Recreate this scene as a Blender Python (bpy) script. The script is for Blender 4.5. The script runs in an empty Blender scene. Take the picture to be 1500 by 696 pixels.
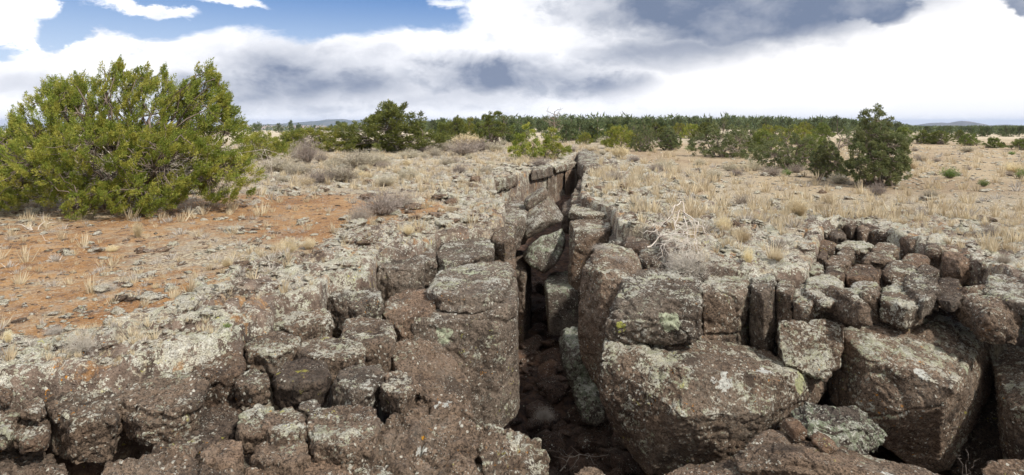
import bpy, bmesh, math, random
import numpy as np
from mathutils import Vector, noise as mnoise

S = bpy.context.scene
COL = S.collection
rng = np.random.default_rng(7)
random.seed(7)

# ------------------------------------------------------------------ camera, sky, sun, exposure
EYE = 1.7; F = 894.0; HX = 750.0; HY = 180.0          # eye height over the plateau; the photograph's focal length in its own pixels
cam = bpy.data.cameras.new('camera'); camo = bpy.data.objects.new('camera', cam); COL.objects.link(camo)
camo.location = (0, 0, EYE); camo.rotation_euler = (math.radians(90), 0, 0)
cam.sensor_width = 36; cam.lens = 36 * F / 1500; cam.shift_y = -(348 - HY) / 1500
cam.clip_start = 0.05; cam.clip_end = 20000
S.camera = camo
S.view_settings.view_transform = 'Standard'; S.view_settings.look = 'None'
S.view_settings.exposure = 0.6; S.view_settings.gamma = 1

SUN_AZ, SUN_EL = math.radians(130), math.radians(46)   # azimuth measured from the view direction towards the right
sun = bpy.data.lights.new('sun', 'SUN'); suno = bpy.data.objects.new('sun', sun); COL.objects.link(suno)
sun.energy = 3.2; sun.angle = math.radians(3); sun.color = (1.0, 0.965, 0.91)
sd = Vector((math.sin(SUN_AZ) * math.cos(SUN_EL), math.cos(SUN_AZ) * math.cos(SUN_EL), math.sin(SUN_EL)))
suno.rotation_euler = sd.to_track_quat('Z', 'Y').to_euler(); suno.location = (20, -20, 30)


class NT:
    """small helper around a node tree"""
    def __init__(s, t): s.t = t; s.n = t.nodes; s.l = t.links
    def new(s, ty, **k):
        n = s.n.new(ty)
        for a, b in k.items(): setattr(n, a, b)
        return n
    def put(s, sock, v):
        if hasattr(v, 'is_output') or isinstance(v, bpy.types.NodeSocket): s.l.new(v, sock)
        elif isinstance(v, (tuple, list)) and sock.type == 'RGBA' and len(v) == 3: sock.default_value = (*v, 1)
        else: sock.default_value = v
    def math(s, op, a, b=0.0, c=0.0, clamp=False):
        n = s.new('ShaderNodeMath', operation=op, use_clamp=clamp)
        s.put(n.inputs[0], a); s.put(n.inputs[1], b); s.put(n.inputs[2], c); return n.outputs[0]
    def vmath(s, op, a, b=(0, 0, 0)):
        n = s.new('ShaderNodeVectorMath', operation=op); s.put(n.inputs[0], a)
        if op == 'SCALE': s.put(n.inputs[3], b)
        else: s.put(n.inputs[1], b)
        return n.outputs[0]
    def mix(s, f, a, b, blend='MIX'):
        n = s.new('ShaderNodeMix', data_type='RGBA', blend_type=blend)
        s.put(n.inputs[0], f); s.put(n.inputs[6], a); s.put(n.inputs[7], b); return n.outputs[2]
    def ramp(s, v, lo, hi, a=0.0, b=1.0, smooth=True):
        n = s.new('ShaderNodeMapRange', interpolation_type='SMOOTHSTEP' if smooth else 'LINEAR')
        s.put(n.inputs[0], v); s.put(n.inputs[1], lo); s.put(n.inputs[2], hi); s.put(n.inputs[3], a); s.put(n.inputs[4], b)
        return n.outputs[0]
    def noise(s, vec, scale, detail=3, rough=0.55, dist=0.0, col=False):
        n = s.new('ShaderNodeTexNoise'); s.put(n.inputs['Vector'], vec); n.inputs['Scale'].default_value = scale
        n.inputs['Detail'].default_value = detail; n.inputs['Roughness'].default_value = rough
        n.inputs['Distortion'].default_value = dist
        return n.outputs[1 if col else 0]
    def vor(s, vec, scale, feature='F1', out=0, rand=1.0):
        n = s.new('ShaderNodeTexVoronoi', feature=feature); s.put(n.inputs['Vector'], vec)
        n.inputs['Scale'].default_value = scale; n.inputs['Randomness'].default_value = rand
        return n.outputs[out]


# ---- world: Nishita sky with cloud decks laid out by azimuth and elevation, going on all round the horizon
W = bpy.data.worlds.new('World'); S.world = W; W.use_nodes = True
w = NT(W.node_tree); w.n.clear()
sky = w.new('ShaderNodeTexSky', sky_type='NISHITA'); sky.sun_disc = False
sky.sun_elevation = SUN_EL; sky.sun_rotation = SUN_AZ; sky.altitude = 1800; sky.air_density = 1.0; sky.dust_density = 0.6
geo = w.new('ShaderNodeTexCoord').outputs['Generated']
sep = w.new('ShaderNodeSeparateXYZ'); w.put(sep.inputs[0], geo)
az = w.math('ARCTAN2', sep.outputs[0], sep.outputs[1]); el = w.math('ARCSINE', sep.outputs[2])
# cloud texture in azimuth and elevation, a little drawn out sideways
cx = w.new('ShaderNodeCombineXYZ'); w.put(cx.inputs[0], az); w.put(cx.inputs[1], w.math('MULTIPLY', el, 1.7))
lay = cx.outputs[0]
n1 = w.noise(lay, 3.4, 4, 0.5, 0.1); n2 = w.noise(w.vmath('ADD', lay, (3.1, 7.7, 1.3)), 8.5, 10, 0.6, .25)
n3 = w.noise(w.vmath('ADD', lay, (9.1, 2.7, 4.3)), 4.4, 5, 0.5); n4 = w.noise(w.vmath('ADD', lay, (1.1, 5.7, 8.3)), 18, 8, 0.62, .2)
azw = w.math('ADD', az, w.math('ADD', w.math('MULTIPLY', w.math('SUBTRACT', n3, 0.5), 0.14), w.math('MULTIPLY', w.math('SUBTRACT', n4, 0.5), 0.08)))
elw = w.math('ADD', el, w.math('ADD', w.math('MULTIPLY', w.math('SUBTRACT', n1, 0.5), 0.04), w.math('ADD', w.math('MULTIPLY', w.math('SUBTRACT', n2, 0.5), 0.055), w.math('MULTIPLY', w.math('SUBTRACT', n4, 0.5), 0.035))))
def ang(px, py):
    x, z = (px - HX) / F, (HY - py) / F
    return math.atan2(x, 1), math.asin(z / math.sqrt(1 + x * x + z * z))
def blob(px, py, rx, ry, soft=0.6, gain=1.0):
    a, e = ang(px, py); k = math.cos(a)
    dx = w.math('DIVIDE', w.math('SUBTRACT', azw, a), rx / F * k * k); dy = w.math('DIVIDE', w.math('SUBTRACT', elw, e), ry / F * k)
    d = w.math('SQRT', w.math('ADD', w.math('MULTIPLY', dx, dx), w.math('MULTIPLY', dy, dy)))
    return w.ramp(d, 1 + soft, 1 - soft, 0, gain)
def union(bl):
    o = bl[0]
    for b in bl[1:]: o = w.math('MAXIMUM', o, b)
    return o
blue = union([blob(190, -10, 190, 60, .12), blob(420, -10, 260, 58, .14), blob(640, -20, 110, 66, .16), blob(100, 30, 60, 36, .08), blob(20, 72, 40, 10, .3), blob(1480, -190, 200, 60)])
white_bits = union([blob(40, 10, 66, 26, .15, .95), blob(215, 12, 70, 9, .3, .9), blob(360, 4, 50, 6, .4, .8), blob(25, 45, 46, 13, .3, .95), blob(660, 4, 30, 10, .4, .7), blob(740, 16, 60, 26, .3, .85)])
farblue = w.math('MULTIPLY', w.ramp(w.noise(w.vmath('ADD', lay, (20, 5, 2)), 1.3, 6, .5), .52, .56), w.ramp(el, .32, .55))
blue = w.math('MAXIMUM', blue, w.math('MULTIPLY', farblue, .9))
blue = w.math('MULTIPLY', blue, w.math('SUBTRACT', 1.0, white_bits), clamp=True)
grey = union([blob(440, 104, 150, 46, .9, .85), blob(450, 118, 120, 36, .75, 1.0), blob(720, 112, 160, 32, .7, 1.0), blob(350, 130, 130, 32, .8, .95), blob(520, 118, 110, 32, .8, .95), blob(850, 126, 90, 24, .8, .9), blob(600, 140, 220, 18, .9, .6),
              blob(920, 84, 120, 24, .8, .75), blob(430, 78, 60, 16, .8, .35), blob(60, 120, 160, 24, .9, .45), blob(120, 52, 60, 10, .8, .35), blob(205, 45, 60, 10, .8, .3), blob(780, 96, 60, 20, .8, .7)])
darkc = union([blob(1110, -6, 250, 74, .3, 1.0), blob(1290, -4, 76, 50, .22, 1.0), blob(930, 6, 150, 44, .7, .8), blob(1020, 60, 120, 20, .7, .7), blob(1516, 8, 42, 34, .25, .9), blob(1200, -90, 280, 90, .4, 1.0)])
low = union([blob(1440, 162, 190, 13, .3, .20), blob(600, 166, 700, 14, .8, .30), blob(120, 140, 120, 25, .9, .3), blob(1300, 135, 40, 4, .5, .2)])
faroff = w.math('MULTIPLY', w.ramp(w.noise(w.vmath('ADD', lay, (1, 15, 2)), 1.1, 5, .55), .46, .62), w.ramp(w.math('ABSOLUTE', az), .75, 1.1, 0, .8))
shade = w.math('MAXIMUM', grey, faroff)
shade = w.math('MULTIPLY', shade, w.math('MULTIPLY', w.ramp(n2, .3, .68, 1.15, .68), w.ramp(n1, .35, .65, 1.1, .9)), clamp=True)
dk = w.math('MULTIPLY', darkc, w.ramp(n2, .3, .8, 1.1, .7), clamp=True)
bright = w.mix(w.math('MULTIPLY', w.ramp(n2, .45, .62, .15, 1), w.ramp(n4, .42, .62, .0, .65)), (9.0, 8.95, 9.1), (4.6, 4.9, 5.5))
bright = w.mix(w.ramp(az, 0, .4, 0, .9), bright, (7.7, 7.6, 7.6))
cloud = w.mix(low, bright, (4.8, 5.1, 5.7))
cloud = w.mix(shade, cloud, (1.6, 1.95, 2.75))
cloud = w.mix(dk, cloud, (1.3, 1.66, 2.45))
skyc = w.mix(0.75, sky.outputs[0], (0.30, 1.25, 3.5))
skyc = w.mix(w.ramp(el, 0.24, 0.0), skyc, (4.8, 5.7, 6.9))
final = w.mix(blue, cloud, skyc)
below = w.ramp(el, -0.004, -0.03)
final = w.mix(below, final, (2.6, 2.2, 1.8))
bg = w.new('ShaderNodeBackground'); w.put(bg.inputs[0], final); bg.inputs[1].default_value = 0.1
wo = w.new('ShaderNodeOutputWorld'); w.l.new(bg.outputs[0], wo.inputs[0])
W.cycles.sampling_method = 'MANUAL'; W.cycles.sample_map_resolution = 512


# ------------------------------------------------------------------ numeric helpers
_P = rng.permutation(256).astype(np.int64); _P = np.concatenate([_P, _P, _P])
_G = rng.normal(size=(256, 3)); _G /= np.linalg.norm(_G, axis=1)[:, None]; _G = _G.astype(np.float32)
def perlin(p):
    p = np.asarray(p, np.float32); i = np.floor(p).astype(np.int64); f = p - i; i &= 255
    u = f * f * f * (f * (f * 6 - 15) + 10)
    out = 0
    for dx in (0, 1):
        a = _P[i[:, 0] + dx]; wx = u[:, 0] if dx else 1 - u[:, 0]
        for dy in (0, 1):
            b = _P[a + i[:, 1] + dy]; wy = u[:, 1] if dy else 1 - u[:, 1]
            for dz in (0, 1):
                c = _P[b + i[:, 2] + dz] & 255; wz = u[:, 2] if dz else 1 - u[:, 2]
                g = _G[c]
                out = out + wx * wy * wz * (g[:, 0] * (f[:, 0] - dx) + g[:, 1] * (f[:, 1] - dy) + g[:, 2] * (f[:, 2] - dz))
    return out * 1.6
def fbm(p, octv=3, gain=0.5):
    o = 0; a = 1.0; p = np.asarray(p, np.float32)
    for k in range(octv):
        o = o + a * perlin(p + 17.3 * k); p = p * 2.03; a *= gain
    return o
def worley2(x, y, jitter=0.9):
    """F1, F2 and a value per cell"""
    ix = np.floor(x).astype(np.int64); iy = np.floor(y).astype(np.int64)
    f1 = np.full(x.shape, 9.0); f2 = f1.copy(); v = np.zeros(x.shape)
    for dx in (-1, 0, 1):
        for dy in (-1, 0, 1):
            h = _P[(_P[(ix + dx) & 255] + iy + dy) & 255]; h2 = _P[(h + 91) & 255]
            cxx = ix + dx + .5 + (h / 255. - .5) * jitter; cyy = iy + dy + .5 + (h2 / 255. - .5) * jitter
            d = np.hypot(x - cxx, y - cyy); near = d < f1
            f2 = np.where(near, f1, np.minimum(f2, d)); f1 = np.where(near, d, f1); v = np.where(near, _P[(h + 37) & 255] / 255., v)
    return f1, f2, v
def sstep(a, b, x):
    t = np.clip((x - a) / (b - a), 0, 1); return t * t * (3 - 2 * t)
def W3(px, py, v):
    """the point of the place seen at (px, py) of the photograph: v >= 2 is a distance ahead, below that a height"""
    Y = v if v >= 2 else (EYE - v) * F / (py - HY)
    return ((px - HX) / F * Y, Y, EYE - (py - HY) / F * Y)

# ------------------------------------------------------------------ the lie of the land
RIM = [(-420, 640), (-100, 588), (0, 578), (70, 572), (150, 566), (285, 533), (342, 514), (362, 496), (395, 484), (402, 464), (468, 454), (482, 432), (540, 424), (553, 392), (608, 382), (622, 372), (640, 360), (718, 350),
       (738, 335), (741, 312), (736, 300), (722, 288), (726, 264), (760, 257), (800, 247), (832, 239), (842, 226), (850, 226), (862, 240), (852, 262), (850, 280), (850, 300), (894, 312), (905, 340), (960, 350), (985, 395),
       (1030, 402), (1100, 408), (1180, 402), (1196, 372), (1204, 345), (1220, 330), (1262, 332), (1330, 352), (1385, 372), (1440, 388), (1500, 418), (1700, 500), (2100, 560)]
POLY = np.array([W3(a, b, 0)[:2] for a, b in RIM] + [(9, 2.0), (9, -3), (-9, -3), (-7, 2.0)])
def pit_distance(x, y):
    """distance to the rim of the fissure, negative inside it"""
    x = np.asarray(x, float); y = np.asarray(y, float)
    best = np.full(x.shape, 1e9); inside = np.zeros(x.shape, bool)
    n = len(POLY)
    for k in range(n):
        ax, ay = POLY[k]; bx, by = POLY[(k + 1) % n]
        ex, ey = bx - ax, by - ay; L = ex * ex + ey * ey
        t = np.clip(((x - ax) * ex + (y - ay) * ey) / L, 0, 1)
        best = np.minimum(best, np.hypot(x - ax - t * ex, y - ay - t * ey))
        c = (ay > y) != (by > y)
        if abs(by - ay) > 1e-9: inside ^= c & (x < (bx - ax) * (y - ay) / (by - ay) + ax)
    return np.where(inside, -best, best)
def land(x, y, detail=True):
    x = np.asarray(x, float); y = np.asarray(y, float); one = np.zeros(x.shape)
    p = np.stack([x, y, one], -1)
    near = 1 - sstep(25, 60, y)
    h = 0.05 * perlin(p * 0.45) * near + 0.5 * perlin(p * 0.02 + 5) * sstep(30, 120, y)
    sx = x / np.maximum(y, 1)
    h += -0.0115 * np.maximum(y - 50, 0) * sstep(.02, -.22, sx) - .013 * np.maximum(y - 60, 0) * sstep(.3, .85, sx)                    # the valley on one side
    h += 0.35 * sstep(14, 3, np.hypot(x + 7, y - 11.5)) * 0.5
    if not detail: return h
    sel = (y < 60) & (y > -5)
    d = np.full(x.shape, 50.); d[sel] = pit_distance(x[sel], y[sel])
    a = d.copy(); s2 = sel & (y < 40)
    wv = np.zeros(x.shape)
    xs, ys = x[s2], y[s2]; ps = np.stack([xs, ys, 0 * xs], -1)
    wxn = perlin(ps * 2.1) * .5; wyn = perlin(ps * 2.1 + 40) * .5
    f1, f2, v = worley2(xs * 3.1 + wxn, ys * 2.6 + wyn)
    g1, g2, v2 = worley2(xs * 8.5 + wxn * 2, ys * 7.5 + wyn * 2)
    plates = (np.minimum(f2 - f1, .2) / .2) * .5 * .09 + (v - .5) * .075 * np.minimum((f2 - f1) / .12, 1) + np.minimum((g2 - g1) / .3, 1) * .018 + (v2 - .5) * .014
    rk = rocky(x, y, d)[s2]
    wv[s2] = plates * rk + fbm(ps * 3.5, 4) * (.012 + .03 * rk) * 1.0
    h += wv
    # down into the fissure
    floor = -2.15 + 0.25 * perlin(p * 1.3) + .7 * sstep(6.6, 4.6, y) + .52 * sstep(.1, -.6, x) * sstep(6.5, 5.5, y)
    floor += 0.9 * sstep(13, 24, y)
    t = sstep(0.02, -0.16, d)
    return h * (1 - t) + (floor + 0.05 * perlin(p * 6)) * t
def rocky(x, y, d):
    """1 on the lichen-crusted rock by the rim, 0 on open soil"""
    p = np.stack([x, y, 0 * x], -1); n = fbm(p * .7, 3)
    w_ = np.where(x < 0, 0.75 + .05 * y, 2.6)
    r = sstep(w_ * 1.35, w_ * .55, d + n * .7)
    r = np.maximum(r, .75 * sstep(.05, .35, n - .03 * np.abs(x) + .1) * sstep(9, 13, y) * sstep(.30, .1, x / np.maximum(y, 1)) * (1 - sstep(40, 60, y)))
    return r

def mesh_np(name, V, Fc, mat=None, smooth=True, attrs=None):
    """mesh from arrays; Fc is an (n,3) or (n,4) array of indices"""
    V = np.asarray(V, np.float32); Fc = np.asarray(Fc, np.int32); k = Fc.shape[1]
    me = bpy.data.meshes.new(name); me.vertices.add(len(V)); me.vertices.foreach_set('co', V.ravel())
    me.loops.add(Fc.size); me.loops.foreach_set('vertex_index', Fc.ravel())
    me.polygons.add(len(Fc)); me.polygons.foreach_set('loop_start', np.arange(0, Fc.size, k, dtype=np.int32))
    me.update(calc_edges=True); me.validate()
    me.polygons.foreach_set('use_smooth', np.full(len(me.polygons), smooth))
    if attrs:
        for an, av in attrs.items():
            a = me.attributes.new(an, 'FLOAT', 'POINT'); a.data.foreach_set('value', np.asarray(av, np.float32))
    for m in ([mat] if not isinstance(mat, (list, tuple)) else mat):
        if m: me.materials.append(m)
    return me
def link(name, me, parent=None, loc=(0, 0, 0), **props):
    o = bpy.data.objects.new(name, me); COL.objects.link(o); o.location = loc
    if parent: o.parent = parent
    for k, v in props.items():
        if v: o[k] = v
    return o

# ------------------------------------------------------------------ materials
def new_mat(name, rough=0.9):
    m = bpy.data.materials.new(name); m.use_nodes = True; t = NT(m.node_tree)
    b = t.n['Principled BSDF']; b.inputs['Roughness'].default_value = rough
    b.inputs['Specular IOR Level'].default_value = 0.25
    return m, t, b
def bump(t, b, layers):
    nrm = None
    for h, s, d in layers:
        n = t.new('ShaderNodeBump'); n.inputs['Strength'].default_value = s; n.inputs['Distance'].default_value = d
        t.put(n.inputs['Height'], h)
        if nrm is not None: t.l.new(nrm, n.inputs['Normal'])
        nrm = n.outputs[0]
    t.l.new(nrm, b.inputs['Normal'])

def lichen_over(t, P, base, amount, nz, tone=(.52, .48, .36), green=(.42, .41, .27), yellow=.5, fine=1.0):
    """crusts of lichen: pale rosettes, small specks, a few yellow and orange spots. Returns colour and relief"""
    Pw = t.vmath('ADD', P, t.vmath('SCALE', t.noise(P, 5, 3, .6, 0, True), .12))
    big = t.noise(P, 1.9, 3, .6); mid = t.noise(P, 8, 5, .72); finen = t.noise(P, 34, 4, .75); tiny = t.noise(P, 110, 2, .6)
    m = t.math('ADD', t.math('MULTIPLY', big, .8), t.math('MULTIPLY', mid, .8)); m = t.math('ADD', m, t.math('MULTIPLY', finen, .85))
    m = t.math('ADD', m, t.math('MULTIPLY', nz, .12))
    lo = 1.585 - amount * .42
    crust = t.ramp(m, lo, lo + .05)
    cc = t.mix(t.ramp(t.noise(P, 3.1, 3), .42, .6), tone, green)
    cc = t.mix(t.ramp(t.noise(P, 14, 3, .7), .45, .62, 0, .7), cc, (.66, .64, .55))
    cc = t.mix(t.ramp(t.noise(t.vmath('ADD', P, (4, 4, 4)), 12, 3, .7), .5, .66, 0, .6), cc, (.30, .28, .23))
    cc = t.mix(t.ramp(tiny, .46, .62, 0, .7), cc, (.17, .14, .11))
    film = t.math('MULTIPLY', t.ramp(t.noise(t.vmath('ADD', P, (2, 9, 4)), 1.6, 5, .7), .50, .62), t.ramp(finen, .38, .6))
    base = t.mix(t.math('MULTIPLY', film, .2 + .25 * amount), base, (.35, .30, .235))
    stain = t.ramp(t.noise(t.vmath('MULTIPLY', P, (1, 1, .55)), 2.7, 5, .65), .54, .66, 0, .65)
    base = t.mix(stain, base, (.045, .034, .026))
    col = t.mix(t.math('MULTIPLY', crust, .95), base, cc)
    sp = t.vor(Pw, 24)
    spm = t.math('MULTIPLY', t.ramp(sp, .27, .17), t.ramp(t.noise(P, 5, 3, .7), .53 - .1 * amount, .60 - .1 * amount))
    col = t.mix(t.math('MULTIPLY', spm, .9), col, (.60, .57, .47))
    sp2 = t.math('MULTIPLY', t.ramp(t.vor(Pw, 58), .30, .16), t.ramp(t.noise(P, 4, 4, .75), .49, .57))
    col = t.mix(t.math('MULTIPLY', sp2, .85), col, (.43, .41, .34))
    ye = t.math('MULTIPLY', t.ramp(t.noise(P, 16, 3, .7), .63, .66), t.ramp(t.noise(t.vmath('ADD', P, (7, 3, 9)), 1.7, 2), .59 - .05 * yellow, .63))
    col = t.mix(t.math('MULTIPLY', ye, yellow), col, (.50, .46, .08))
    orr = t.math('MULTIPLY', t.ramp(t.noise(t.vmath('ADD', P, (17, 13, 9)), 24, 3, .7), .65, .68), t.ramp(t.noise(t.vmath('ADD', P, (27, 3, 9)), 2.3, 2), .57, .61))
    col = t.mix(t.math('MULTIPLY', orr, yellow * 1.4, clamp=True), col, (.52, .22, .03))
    return col, t.math('ADD', t.math('MULTIPLY', crust, 1.0), t.math('MULTIPLY', spm, .6))

LC = dict(g=(.47, .50, .34), y=(.52, .52, .12), o=(.62, .30, .02), w=(.62, .61, .54), v=(.50, .50, .27))
def rock_mat(name, c1=(.072, .050, .035), c2=(.21, .150, .103), red=.15, lichen=.35, green=(.42, .42, .27), tone=(.56, .52, .40), yellow=.5, dark=1.0, spots=()):
    m, t, b = new_mat(name, .92)
    g = t.new('ShaderNodeNewGeometry'); oi = t.new('ShaderNodeObjectInfo')
    P = t.vmath('ADD', g.outputs['Position'], t.vmath('SCALE', (1, 1, 1), 0.0))
    nz = t.new('ShaderNodeSeparateXYZ'); t.put(nz.inputs[0], g.outputs['True Normal'])
    lum = t.noise(P, 3.2, 5, .65); gr = t.noise(P, 24, 4, .7)
    base = t.mix(t.ramp(lum, .32, .68), c1, c2)
    base = t.mix(t.ramp(gr, .35, .72, 0, .75), base, tuple(min(1, c * 1.45) for c in c2))
    base = t.mix(t.ramp(t.noise(P, 60, 3, .7), .52, .38, 0, .85), base, tuple(c * .42 for c in c1))
    base = t.mix(t.math('MULTIPLY', t.ramp(t.noise(t.vmath('ADD', P, (5, 5, 5)), 1.9, 4, .6), .5, .68), red), base, (.26, .14, .075))
    tint = t.ramp(oi.outputs['Random'], 0, 1, .78 * dark, 1.2 * dark, False)
    base = t.mix(1.0, base, t.new('ShaderNodeCombineColor').outputs[0], 'MULTIPLY') if False else base
    hs = t.new('ShaderNodeHueSaturation'); t.put(hs.inputs['Color'], base); t.put(hs.inputs['Value'], tint); base = hs.outputs[0]
    ves = t.vor(t.vmath('ADD', P, t.vmath('SCALE', t.noise(P, 20, 2, .5, 0, True), .02)), 75)
    pit = t.ramp(ves, .12, .34)
    base = t.mix(t.math('MULTIPLY', t.ramp(ves, .26, .10), .6), base, tuple(c * .35 for c in c1))
    col, rel = lichen_over(t, P, base, lichen, nz.outputs[2], tone, green, yellow)
    # single rosettes that the photograph shows, each where it grows
    wob = t.vmath('SCALE', t.vmath('SUBTRACT', t.noise(P, 9, 4, .7, 0, True), (.5, .5, .5)), .26)
    brk = t.ramp(t.noise(P, 45, 3, .7), .36, .46)
    for (px, py, Y, rad, cl) in spots:
        q = t.vmath('ADD', t.vmath('SUBTRACT', P, W3(px, py, Y)), wob)
        ln = t.new('ShaderNodeVectorMath', operation='LENGTH'); t.put(ln.inputs[0], q)
        mk = t.math('MULTIPLY', t.ramp(ln.outputs['Value'], rad * 1.08, rad * .92), brk)
        col = t.mix(t.math('MULTIPLY', mk, .92), col, LC[cl])
    t.put(b.inputs['Base Color'], col)
    bump(t, b, [(t.noise(P, 8, 7, .75), 1.0, .075), (gr, .95, .02), (pit, .8, .012), (rel, .6, .01)])
    return m
M = {}
M['basalt'] = rock_mat('basalt', lichen=.50)
M['basalt_crusted'] = rock_mat('basalt_crusted', lichen=.72, spots=[(1052, 508, 6.0, .10, 'v'), (1080, 500, 6.0, .09, 'v'), (1090, 460, 5.9, .07, 'g'), (1086, 402, 6.3, .035, 'o'), (1078, 398, 6.3, .02, 'o'), (1174, 455, 5.6, .06, 'v'), (1326, 445, 5.4, .09, 'w'), (1200, 500, 5.5, .08, 'v'), (376, 612, 3.85, .035, 'w')])
M['basalt_red'] = rock_mat('basalt_red', (.09, .060, .042), (.23, .155, .102), .3, lichen=.25)
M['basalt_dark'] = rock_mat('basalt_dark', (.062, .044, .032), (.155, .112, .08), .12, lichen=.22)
M['basalt_bare'] = rock_mat('basalt_bare', (.09, .064, .045), (.235, .165, .112), .15, lichen=.30, yellow=.3, spots=[(609, 637, 3.75, .022, 'o'), (619, 645, 3.7, .012, 'o'), (600, 575, 4.6, .03, 'o'), (655, 590, 4.05, .045, 'w'), (640, 596, 4.0, .02, 'w'), (664, 560, 4.9, .035, 'y'), (548, 652, 3.7, .04, 'w'), (612, 664, 3.65, .03, 'w'), (771, 650, 3.85, .02, 'w'), (1300, 692, 4.3, .05, 'w')])
M['basalt_green'] = rock_mat('basalt_green', (.06, .05, .04), (.15, .12, .095), .08, lichen=.70, tone=(.26, .29, .19), green=(.22, .26, .16), yellow=0)
M['basalt_grey'] = rock_mat('basalt_grey', (.08, .06, .045), (.205, .158, .117), .10, lichen=.55, tone=(.50, .48, .40), spots=[(908, 474, 5.6, .045, 'y'), (903, 487, 5.6, .03, 'y'), (982, 470, 5.55, .09, 'g'), (650, 493, 5.75, .085, 'g'), (622, 484, 5.75, .05, 'g'), (665, 455, 5.8, .05, 'w'), (690, 392, 6.8, .08, 'g')])
M['basalt_speckled'] = rock_mat('basalt_speckled', lichen=.60, yellow=.6, spots=[(930, 512, 5.3, .06, 'g'), (975, 500, 5.4, .10, 'g'), (955, 506, 5.35, .07, 'g'), (1060, 560, 5.2, .08, 'w'), (1170, 560, 5.5, .10, 'v'), (1120, 540, 5.3, .07, 'w'), (1365, 460, 6.0, .06, 'w'), (1390, 512, 5.7, .06, 'g'), (1350, 545, 5.4, .06, 'w'), (1420, 545, 5.6, .07, 'g')])
M['rubble'] = rock_mat('rubble_rock', (.055, .036, .027), (.14, .088, .062), .35, lichen=.0, yellow=0)
M['stone_crusted'] = rock_mat('stone_crusted', (.14, .10, .075), (.28, .21, .155), .2, lichen=.95, tone=(.60, .55, .42), green=(.52, .49, .35), yellow=.4)

def ground_mat():
    m, t, b = new_mat('high_desert_ground', .95)
    P = t.new('ShaderNodeNewGeometry'); Pp = P.outputs['Position']
    def at(n): a = t.new('ShaderNodeAttribute'); a.attribute_name = n; return a.outputs['Fac']
    nz = t.new('ShaderNodeSeparateXYZ'); t.put(nz.inputs[0], P.outputs['True Normal'])
    # orange soil
    soil = t.mix(t.ramp(t.noise(Pp, 1.1, 5, .65), .3, .7), (.27, .13, .048), (.45, .262, .112))
    soil = t.mix(t.ramp(t.noise(Pp, 7, 6, .75), .50, .60, 0, .8), soil, (.17, .095, .055))
    soil = t.mix(t.ramp(t.noise(Pp, 2.6, 6, .75), .55, .66, 0, .6), soil, (.42, .33, .235))
    soil = t.mix(t.ramp(t.noise(Pp, 45, 3, .7), .56, .64, 0, .8), soil, (.52, .43, .31))
    # litter of straw and small crusted stones between the plants
    litn = t.noise(Pp, 26, 4, .75)
    litter = t.mix(t.ramp(litn, .38, .62), (.17, .12, .08), (.60, .51, .35))
    litter = t.mix(t.ramp(t.noise(Pp, 5, 4, .6), .45, .65, 0, .7), litter, (.36, .31, .24))
    # crusted rock
    rk = t.mix(t.ramp(t.noise(Pp, 7, 5, .7), .35, .65), (.10, .07, .052), (.24, .175, .13))
    rkc, rel = lichen_over(t, Pp, rk, .74, nz.outputs[2], (.54, .50, .38), (.44, .43, .30), .7)
    rkc = t.mix(t.ramp(t.noise(t.vmath('ADD', Pp, (3, 8, 0)), 1.6, 6, .75), .53, .60, 0, .85), rkc, litter)
    rkc = t.mix(t.ramp(t.noise(t.vmath('ADD', Pp, (13, 8, 0)), 2.1, 6, .75), .57, .63, 0, .8), rkc, soil)
    # open field
    field = t.mix(t.ramp(t.noise(Pp, .22, 4, .6), .35, .65), (.30, .215, .13), (.43, .335, .21))
    field = t.mix(t.ramp(t.noise(Pp, 5.5, 5, .75), .5, .66, 0, .75), field, (.45, .37, .255))
    field = t.mix(t.ramp(t.noise(Pp, 14, 3, .7), .57, .66, 0, .6), field, (.17, .12, .085))
    meadow = t.mix(t.ramp(t.noise(Pp, .12, 4, .6), .35, .65), (.58, .50, .36), (.45, .37, .25))
    n = t.noise(Pp, 3.3, 5, .7)
    def edge(a, w_=.22): 
        x = t.math('ADD', at(a), t.math('MULTIPLY', t.math('SUBTRACT', n, .5), 1.3)); return t.ramp(x, .5 - w_, .5 + w_)
    c = t.mix(edge('litter'), soil, litter)
    c = t.mix(edge('field', .4), c, field)
    c = t.mix(edge('rock', .12), c, rkc)
    c = t.mix(at('meadow'), c, meadow)
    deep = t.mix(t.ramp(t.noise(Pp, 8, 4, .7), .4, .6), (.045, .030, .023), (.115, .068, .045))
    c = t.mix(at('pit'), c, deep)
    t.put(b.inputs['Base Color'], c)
    bump(t, b, [(t.noise(Pp, 6, 6, .75), 1.0, .07), (t.noise(Pp, 40, 3, .7), 1.0, .02), (rel, .4, .008)])
    return m
M['ground'] = ground_mat()

def leaf_mat(name, a, b_, c, tr=.25):
    m, t, b = new_mat(name, .65); g = t.new('ShaderNodeNewGeometry'); oi = t.new('ShaderNodeObjectInfo')
    r = g.outputs['Random Per Island']
    col = t.mix(r, a, b_)
    col = t.mix(t.ramp(t.noise(g.outputs['Position'], 3.5, 4, .7), .44, .62, 0, .9), col, c)
    hs = t.new('ShaderNodeHueSaturation'); t.put(hs.inputs['Color'], col); t.put(hs.inputs['Value'], t.ramp(oi.outputs['Random'], 0, 1, .8, 1.2, False)); t.put(hs.inputs['Hue'], t.ramp(oi.outputs['Random'], 0, 1, .49, .51, False))
    t.put(b.inputs['Base Color'], hs.outputs[0])
    tl = t.new('ShaderNodeBsdfTranslucent'); t.put(tl.inputs[0], hs.outputs[0])
    ms = t.new('ShaderNodeMixShader'); ms.inputs[0].default_value = tr
    t.l.new(b.outputs[0], ms.inputs[1]); t.l.new(tl.outputs[0], ms.inputs[2]); t.l.new(ms.outputs[0], t.n['Material Output'].inputs[0])
    return m
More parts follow.
